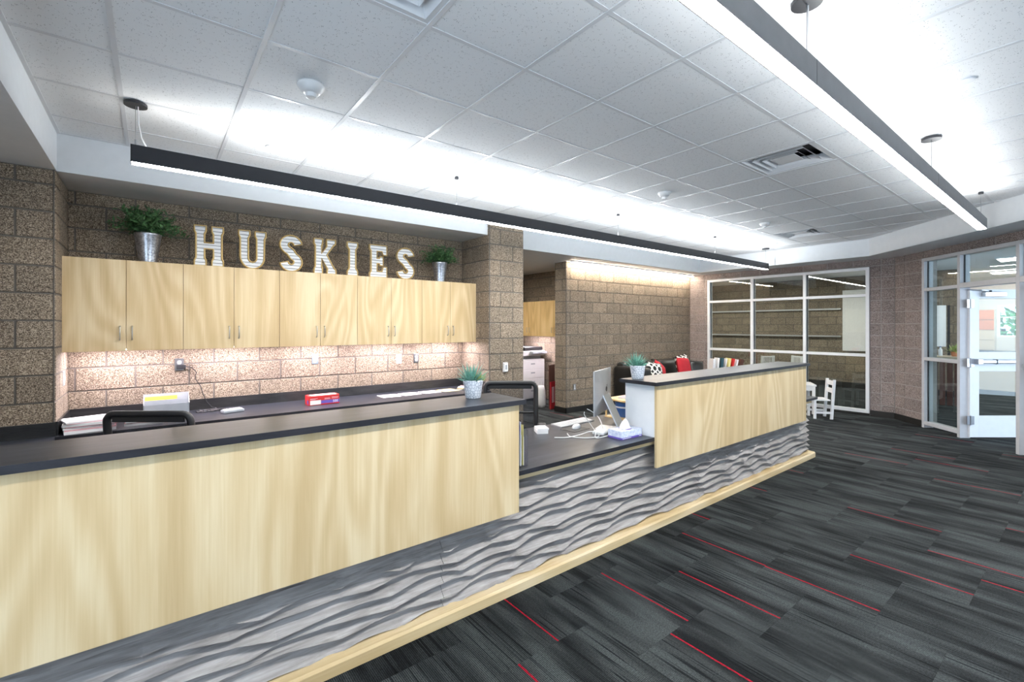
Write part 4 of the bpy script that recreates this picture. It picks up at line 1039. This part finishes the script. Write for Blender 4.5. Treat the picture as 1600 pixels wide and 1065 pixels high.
obj('case', MB().add([(-.22, -.06, 0), (.22, -.06, 0), (.22, .06, 0), (-.22, .06, 0), (-.22, -.06, .008), (.22, -.06, .008), (.22, .06, .018), (-.22, .06, .018)], [(0, 3, 2, 1), (4, 5, 6, 7), (0, 1, 5, 4), (1, 2, 6, 5), (2, 3, 7, 6), (3, 0, 4, 7)]), 'alu', kb)
keym = bx(0, .018, 0, .016, 0, .004).mesh('key'); keym.materials.append(M['white_plastic'])
for a in range(20):
    for b in range(5):
        o = bpy.data.objects.new('key', keym); COL.objects.link(o); o.parent = kb; o.location = (-.212 + a * .0213, -.052 + b * .0212, .0085 + b * .0017)
mp = tag(obj('mouse_mat', bx(-.10, .10, -.08, .08, 0, .003), 'black_plastic', loc=(2.80, 2.73, ZD), rotz=.1), 'small black mouse mat on the desk', 'mouse mat')
ms = thing('mouse', 'white computer mouse on the black mat', 'mouse', (2.83, 2.74, ZD + .003), .3)
mb = MB(); ringz = [(1.0, 0), (1.02, .008), (.9, .022), (.6, .032), (.2, .036)]
mb.add([(r * .055 * math.cos(a * PI / 8), r * .031 * math.sin(a * PI / 8), z) for r, z in ringz for a in range(16)], [(i * 16 + a, i * 16 + (a + 1) % 16, (i + 1) * 16 + (a + 1) % 16, (i + 1) * 16 + a) for i in range(4) for a in range(16)] + [tuple(range(64, 80))])
obj('shell', mb, 'white_plastic', ms, smooth=True); obj('wheel', bx(.028, .042, -.003, .003, .026, .033), 'grey_plastic', ms)
hb = thing('usb_hub', 'white hub with curled white cables below the computer', 'hub', (2.85, 2.49, ZD), .4)
obj('body', bx(-.07, .07, -.05, .05, 0, .028), 'white_plastic', hb, bevel=.01)
for k, pts in enumerate(([(-.07, 0, .015), (-.15, -.03, .01), (-.22, .05, .006), (-.24, .16, .006), (-.17, .22, .01)], [(-.07, .02, .02), (-.12, .0, .03), (-.18, -.02, .006), (-.10, -.07, .006), (.0, -.09, .006)], [(.0, .05, .02), (.02, .10, .07), (-.02, .13, .14), (-.05, .12, .17)], [(.07, .0, .02), (.11, .05, .10), (.09, .10, .15), (.04, .13, .18)], [(-.06, -.02, .02), (-.14, .04, .04), (-.19, .10, .02), (-.28, .18, .006), (-.33, .26, .006)])):
    P = []
    for i in range(len(pts) - 1):
        for q in range(5):
            f = q / 5; p0 = Vector(pts[max(0, i - 1)]); p1 = Vector(pts[i]); p2 = Vector(pts[i + 1]); p3 = Vector(pts[min(len(pts) - 1, i + 2)])
            P.append(.5 * ((2 * p1) + (p2 - p0) * f + (2 * p0 - 5 * p1 + 4 * p2 - p3) * f * f + (3 * p1 - p0 - 3 * p2 + p3) * f ** 3))
    P.append(Vector(pts[-1])); obj('cable', MB().tube(P, .0035, 6), 'white_plastic', hb, smooth=True)
tbx = thing('tissue_box', 'pale blue tissue box with a tissue standing out', 'tissue box', (2.93, 2.31, ZD), -.02)
obj('carton', bx(-.12, .12, -.068, .068, .012, .062), 'tissue_box', tbx); obj('blue_base', bx(-.1205, .1205, -.0685, .0685, 0, .014), 'violet', tbx)
obj('opening', MB().lathe([(.05, .062), (.05, .0626)], 18), 'violet', tbx)
mb = MB(); nn = 24
for q, (rx, ry, z) in enumerate(((.055, .03, .0627), (.046, .022, .09), (.030, .014, .115), (.012, .006, .132), (.002, .002, .138))):
    for k in range(nn):
        a = 2 * PI * k / nn; f = 1 + .16 * math.sin(a * 5 + q); mb.v.append((rx * f * math.cos(a), ry * f * math.sin(a), z))
mb.f += [(i * nn + k, i * nn + (k + 1) % nn, (i + 1) * nn + (k + 1) % nn, (i + 1) * nn + k) for i in range(4) for k in range(nn)]
obj('tissue', mb, 'paper', tbx, smooth=True)
obj('script_print', bx(-.05, .10, -.0688, -.0682, .03, .034), 'white_plastic', tbx); obj('base_print', bx(-.11, -.01, -.0692, -.0686, .005, .009), 'white_plastic', tbx); obj('count_print', bx(.085, .112, -.0692, -.0686, .004, .009), 'white_plastic', tbx)
# brochure holder
br = thing('brochure_holder', 'clear acrylic brochure holder against the near counter end', 'brochure holder', (1.755, 2.19, ZD), 0)
obj('back', bx(0, .004, 0, .23, 0, .32), 'acrylic', br); obj('front', bx(.075, .079, 0, .23, 0, .22), 'acrylic', br); obj('base', bx(0, .079, 0, .23, 0, .004), 'acrylic', br)
for y in (0, .227): obj('side', MB().add([(0, y, 0), (.079, y, 0), (.079, y, .22), (0, y, .32), (0, y + .003, 0), (.079, y + .003, 0), (.079, y + .003, .22), (0, y + .003, .32)], [(0, 1, 2, 3), (7, 6, 5, 4), (0, 4, 5, 1), (1, 5, 6, 2), (2, 6, 7, 3), (3, 7, 4, 0)]), 'acrylic', br)
for k, (m, h, lab) in enumerate((('violet', .26, 'violet leaflet at the back of the acrylic holder'), ('paper', .27, 'white leaflet in the acrylic holder'), ('paper_yellow', .25, 'yellow leaflet at the front of the acrylic holder'))):
    o = thing('leaflet', lab, 'leaflet', (1.755 + .012 + k * .02, 2.20, ZD + .005)); obj('page', bx(0, .004, .006, .205, 0, h), m, o); obj('fold', bx(.0045, .007, .006, .205, 0, h * .7), 'paper', o)
sheet_pile('paper_stack', 'small white paper pad beside the desk chair', 'paper pad', (2.50, 2.82, ZD), -.5, .09, .12, [(.03, 'paper', 0, 0, 0), (.012, 'paper', .004, 0, .05)])
# wooden organiser with blue bin, behind the far counter
og = thing('desk_organiser', 'wooden desk organiser shelf behind the white counter end', 'organiser', (3.60, 2.80, ZD))
obj('shelf', bx(-.19, .19, -.13, .13, .165, .18), 'honey', og); obj('floor_board', bx(-.19, .19, -.13, .13, 0, .010), 'honey', og)
for sx in (-.182, .174):
    for sy in (-.128, .116): obj('post', bx(sx, sx + .012, sy, sy + .012, .010, .165), 'honey', og)
bb = thing('storage_bin', 'blue plastic bin inside the wooden desk organiser', 'bin', (3.535, 2.79, ZD + .0125))
obj('bin', MB().lathe([(.075, 0), (.09, .125), (.094, .125), (.094, .135), (.085, .135)], 20, cap1=False), 'blue', bb, smooth=False); obj('rim_band', MB().lathe([(.0905, .085), (.0925, .10)], 20, cap0=False, cap1=False), 'paper', bb)
nt_ = thing('notepad', 'white note pad on top of the wooden organiser', 'notepad', (3.56, 2.80, ZD + .1805), .4); obj('pages', bx(-.07, .07, -.05, .05, 0, .012), 'paper', nt_); obj('cover', bx(-.07, .07, -.05, .05, .012, .014), 'paper_pink', nt_)

# ------------------------------------------------------------------ sofa and cushions
sf = thing('sofa', 'black leather sofa against the long block wall', 'sofa', (8.16, 5.52, 0))
obj('base', bx(-.9, .9, -.40, .40, .10, .32), 'leather', sf, bevel=.03)
obj('back', bx(-.9, .9, .22, .44, .30, .87), 'leather', sf, bevel=.07, segs=4)
for s in (-1, 1): obj('arm', bx(s * .9 - .10, s * .9 + .10, -.35, .42, .10, .80 if s < 0 else .64), 'leather', sf, bevel=.06, segs=4)
for s in (-1, 1):
    obj('seat_cushion', bx(s * .40 - .395, s * .40 + .395, -.40, .22, .32, .46), 'leather', sf, bevel=.05, segs=3)
def pillow_mesh(w, h, d, n=14):
    vs = []; fs = []
    for sd in (-1, 1):
        for i in range(n + 1):
            for k in range(n + 1):
                a, b = i / n * 2 - 1, k / n * 2 - 1
                t = max(0, (1 - a ** 4) * (1 - b ** 4)) ** .5; pin = 1 - .07 * (a * a + b * b - a * a * b * b) * (1 if abs(a) + abs(b) < 1.9 else 0)
                vs.append((a * w / 2 * pin, sd * d / 2 * t, b * h / 2 * pin))
    for sd in range(2):
        o = sd * (n + 1) ** 2
        for i in range(n):
            for k in range(n):
                q = (o + i * (n + 1) + k, o + (i + 1) * (n + 1) + k, o + (i + 1) * (n + 1) + k + 1, o + i * (n + 1) + k + 1); fs.append(q if sd == 0 else q[::-1])
    return MB().add(vs, fs)
for s in (-1, 1):
    bc = obj('back_cushion', pillow_mesh(.82, .50, .28), 'leather', sf, loc=(s * .40, .16, .66), rot=(math.radians(-12), 0, 0), smooth=True)
    for bxp in (-.2, .2): obj('button', MB().lathe([(.02, -.01), (.02, .01), (.012, .016)], 12), 'leather', bc, loc=(bxp, -.125, .02), rot=(PI / 2, 0, 0))
def cushion(name, label, loc, w, m, rz, tilt_, roll=0, piping=None):
    t = thing(name, label, 'cushion', loc)
    t.rotation_euler = (tilt_, roll, rz)
    c = obj('cover', pillow_mesh(w, w, .15), m, t, smooth=True)
    obj('piping', MB().tube([(w / 2 * .93 * sx * (1 if j == 0 else 1), 0, w / 2 * .93 * sz) for j, (sx, sz) in enumerate(((1, 1), (1, 0), (1, -1), (0, -1), (-1, -1), (-1, 0), (-1, 1), (0, 1)))], .006, 6, True), piping or m, t)
cushion('cushion', 'black and white lattice cushion behind the potted succulent', (7.56, 5.26, .69), .42, 'lattice', -.1, -.3, .15)
cushion('cushion', 'red cushion peeking out beside the lattice cushion', (7.83, 5.33, .68), .40, 'red_cloth', .1, -.3, .5)
cushion('cushion', 'bright red cushion at the far end of the sofa', (8.50, 5.22, .74), .42, 'red_cloth', .0, -.25, .08)
cushion('cushion', 'lattice cushion standing behind the bright red cushion', (8.68, 5.36, .78), .42, 'lattice', .0, -.2, -.1)
cushion('cushion', 'plain black cushion by the sofa end near the books', (8.80, 5.14, .70), .36, 'leather', -.5, -.2, .1)

# ------------------------------------------------------------------ books on a low side table
st = thing('side_table', 'low white side table with books by the window', 'table', (9.2, 4.66, 0), -.66)
obj('top', bx(-.42, .38, -.13, .13, .64, .67), 'white_lam', st, bevel=.004)
for sx in (-.38, .34):
    for sy in (-.10, .10): obj('leg', bx(sx - .02, sx + .02, sy - .02, sy + .02, 0, .64), 'white_lam', st)
bks = (('white_plastic', .25, .05, 'pale grey book, first in the leaning row'), ('paper', .27, .03, 'white book beside the dark teal one'), (plain('teal_cover', (.02, .07, .09), .5), .27, .045, 'dark teal book in the leaning row'), ('paper', .26, .02, 'thin white book before the yellow one'),
       ('paper_yellow', .265, .035, 'yellow book in the leaning row'), ('red', .255, .03, 'red book beside the yellow one'), ('paper', .24, .03, 'white book with red print in the row'), ('brown', .24, .05, 'brown book leaning at the row end'))
ang = -.66; ox = -.36
for k, (m, h, th, lab) in enumerate(bks):
    ln = .10 + .03 * k if k < 7 else .42
    X, Y = 9.2 + math.cos(ang) * ox, 4.66 + math.sin(ang) * ox
    t = thing('book', lab, 'book', (X, Y, .672 + th * math.sin(ln * .7))); t.rotation_euler = (0, ln * .7, ang)
    obj('cover', MB().box(0, .003, -.09, .09, 0, h).box(th - .003, th, -.09, .09, 0, h).box(.003, th - .003, -.09, -.087, 0, h), m, t); obj('pages', bx(.003, th - .003, -.087, .085, .003, h - .004), 'paper', t)
    ox += th + .04

# ------------------------------------------------------------------ children's table and chairs
def kid_chair(name, label, x, y, face, s=1.0, slats=0):
    t = thing(name, label, 'chair', (x, y, 0), face - PI / 2)
    w, d, sh_, hb_ = .28 * s, .27 * s, .31 * s, .67 * s
    for sx in (-1, 1):
        obj('leg', bx(sx * w / 2 - .018, sx * w / 2 + .018, d / 2 - .036, d / 2, 0, sh_), 'white_lam', t, bevel=.002)
        obj('back_post', MB().add([(sx * w / 2 - .018, -d / 2 - .018, 0), (sx * w / 2 + .018, -d / 2 - .018, 0), (sx * w / 2 + .018, -d / 2 + .022, 0), (sx * w / 2 - .018, -d / 2 + .022, 0), (sx * w / 2 - .018, -d / 2 - .06, hb_), (sx * w / 2 + .018, -d / 2 - .06, hb_), (sx * w / 2 + .018, -d / 2 - .022, hb_), (sx * w / 2 - .018, -d / 2 - .022, hb_)],
            [(0, 3, 2, 1), (4, 5, 6, 7), (0, 1, 5, 4), (1, 2, 6, 5), (2, 3, 7, 6), (3, 0, 4, 7)]), 'white_lam', t)
        obj('stretcher', bx(sx * w / 2 - .01, sx * w / 2 + .01, -d / 2, d / 2 - .03, .09 * s, .125 * s), 'white_lam', t)
    obj('seat', bx(-w / 2 - .02, w / 2 + .02, -d / 2 + .02, d / 2 + .03, sh_, sh_ + .022), 'white_lam', t, bevel=.004)
    if slats:
        obj('back_rail', bx(-w / 2, w / 2, -d / 2 - .055, -d / 2 - .03, hb_ - .04, hb_ - .005), 'white_lam', t)
        for k in range(slats): xx = -w / 2 + w * (k + 1) / (slats + 1); obj('back_slat', bx(xx - .008, xx + .008, -d / 2 - .045, -d / 2 - .03, sh_ + .02, hb_ - .04), 'white_lam', t)
    else:
        for z0, z1 in ((hb_ - .10, hb_ - .02), (hb_ - .23, hb_ - .15)): obj('back_rail', bx(-w / 2, w / 2, -d / 2 - .05 * (z0 / hb_) - .01, -d / 2 - .05 * (z0 / hb_) + .012, z0, z1), 'white_lam', t, bevel=.006)
    return t
kid_chair('child_chair', 'small white wooden child chair before the long window', 9.12, 3.02, math.radians(128), 1.0)
kt = thing('child_table', 'low white wooden child table behind the counter end', 'table', (9.45, 3.48, 0), math.radians(30))
obj('top', bx(-.25, .25, -.25, .25, .50, .53), 'white_lam', kt, bevel=.004)
for sx in (-.21, .21):
    for sy in (-.21, .21): obj('leg', bx(sx - .025, sx + .025, sy - .025, sy + .025, 0, .50), 'white_lam', kt, bevel=.003)
obj('apron', MB().box(-.21, .21, -.22, -.20, .42, .5).box(-.21, .21, .20, .22, .42, .5).box(-.22, -.20, -.21, .21, .42, .5).box(.20, .22, -.21, .21, .42, .5), 'white_lam', kt)
kid_chair('slat_chair', 'white slat-back chair behind the window glass, wider one', 12.85, 5.58, math.radians(60), 1.2, 7)
kid_chair('slat_chair', 'white slat-back chair behind the window glass, nearer the mullion', 13.15, 5.02, math.radians(150), 1.2, 6)

# ------------------------------------------------------------------ copy room
cp = thing('copier', 'large white office copier in the copy room', 'copier', (6.36, 7.73, 0), PI / 2)
obj('cabinet', bx(-.30, .33, -.33, .30, .05, .88), 'white_plastic', cp, bevel=.012)
obj('scanner_bed', bx(-.31, .33, -.34, .30, .95, 1.06), 'white_plastic', cp, bevel=.015)
obj('neck', bx(-.20, .33, -.30, .28, .88, .95), 'grey_plastic', cp); obj('document_feeder', bx(-.28, .30, -.30, .22, 1.06, 1.14), 'black_plastic', cp, bevel=.02)
obj('control_panel', bx(-.42, -.31, -.30, .1, 1.0, 1.05), 'grey_plastic', cp, bevel=.008)
for k in range(4):
    d = obj('drawer', bx(-.306, -.30, -.30, .28, .10 + k * .19, .27 + k * .19), 'white_plastic', cp, bevel=.003)
    obj('handle', bx(-.309, -.306, -.05, .06, .20 + k * .19, .225 + k * .19), 'grey_plastic', d)
obj('foot', MB().box(-.28, .3, -.3, .28, 0, .05), 'black_plastic', cp)
bs = thing('display_board', 'dark brown boards leaning at the end of the long wall', 'board', (6.06, 6.52, 0), math.radians(20))
obj('tall_board', bx(-.10, .12, 0, .02, 0, .84), 'brown', bs); obj('low_board', bx(-.12, .06, -.04, -.02, 0, .52), 'red_cloth', bs); obj('inset_sheet', bx(-.08, .02, -.042, -.04, .12, .42), 'paper_pink', bs)
bgb = thing('plastic_bag', 'white bag hanging beside the brown boards in copy room', 'bag', (5.98, 6.74, 0.0))
obj('bag', MB().lathe([(.07, 0), (.09, .06), (.09, .22), (.08, .34), (.06, .42)], 14), 'paper', bgb, smooth=True); obj('handles', MB().tube([(-.04, 0, .41), (-.03, 0, .50), (.03, 0, .50), (.04, 0, .41)], .005, 6), 'paper', bgb)
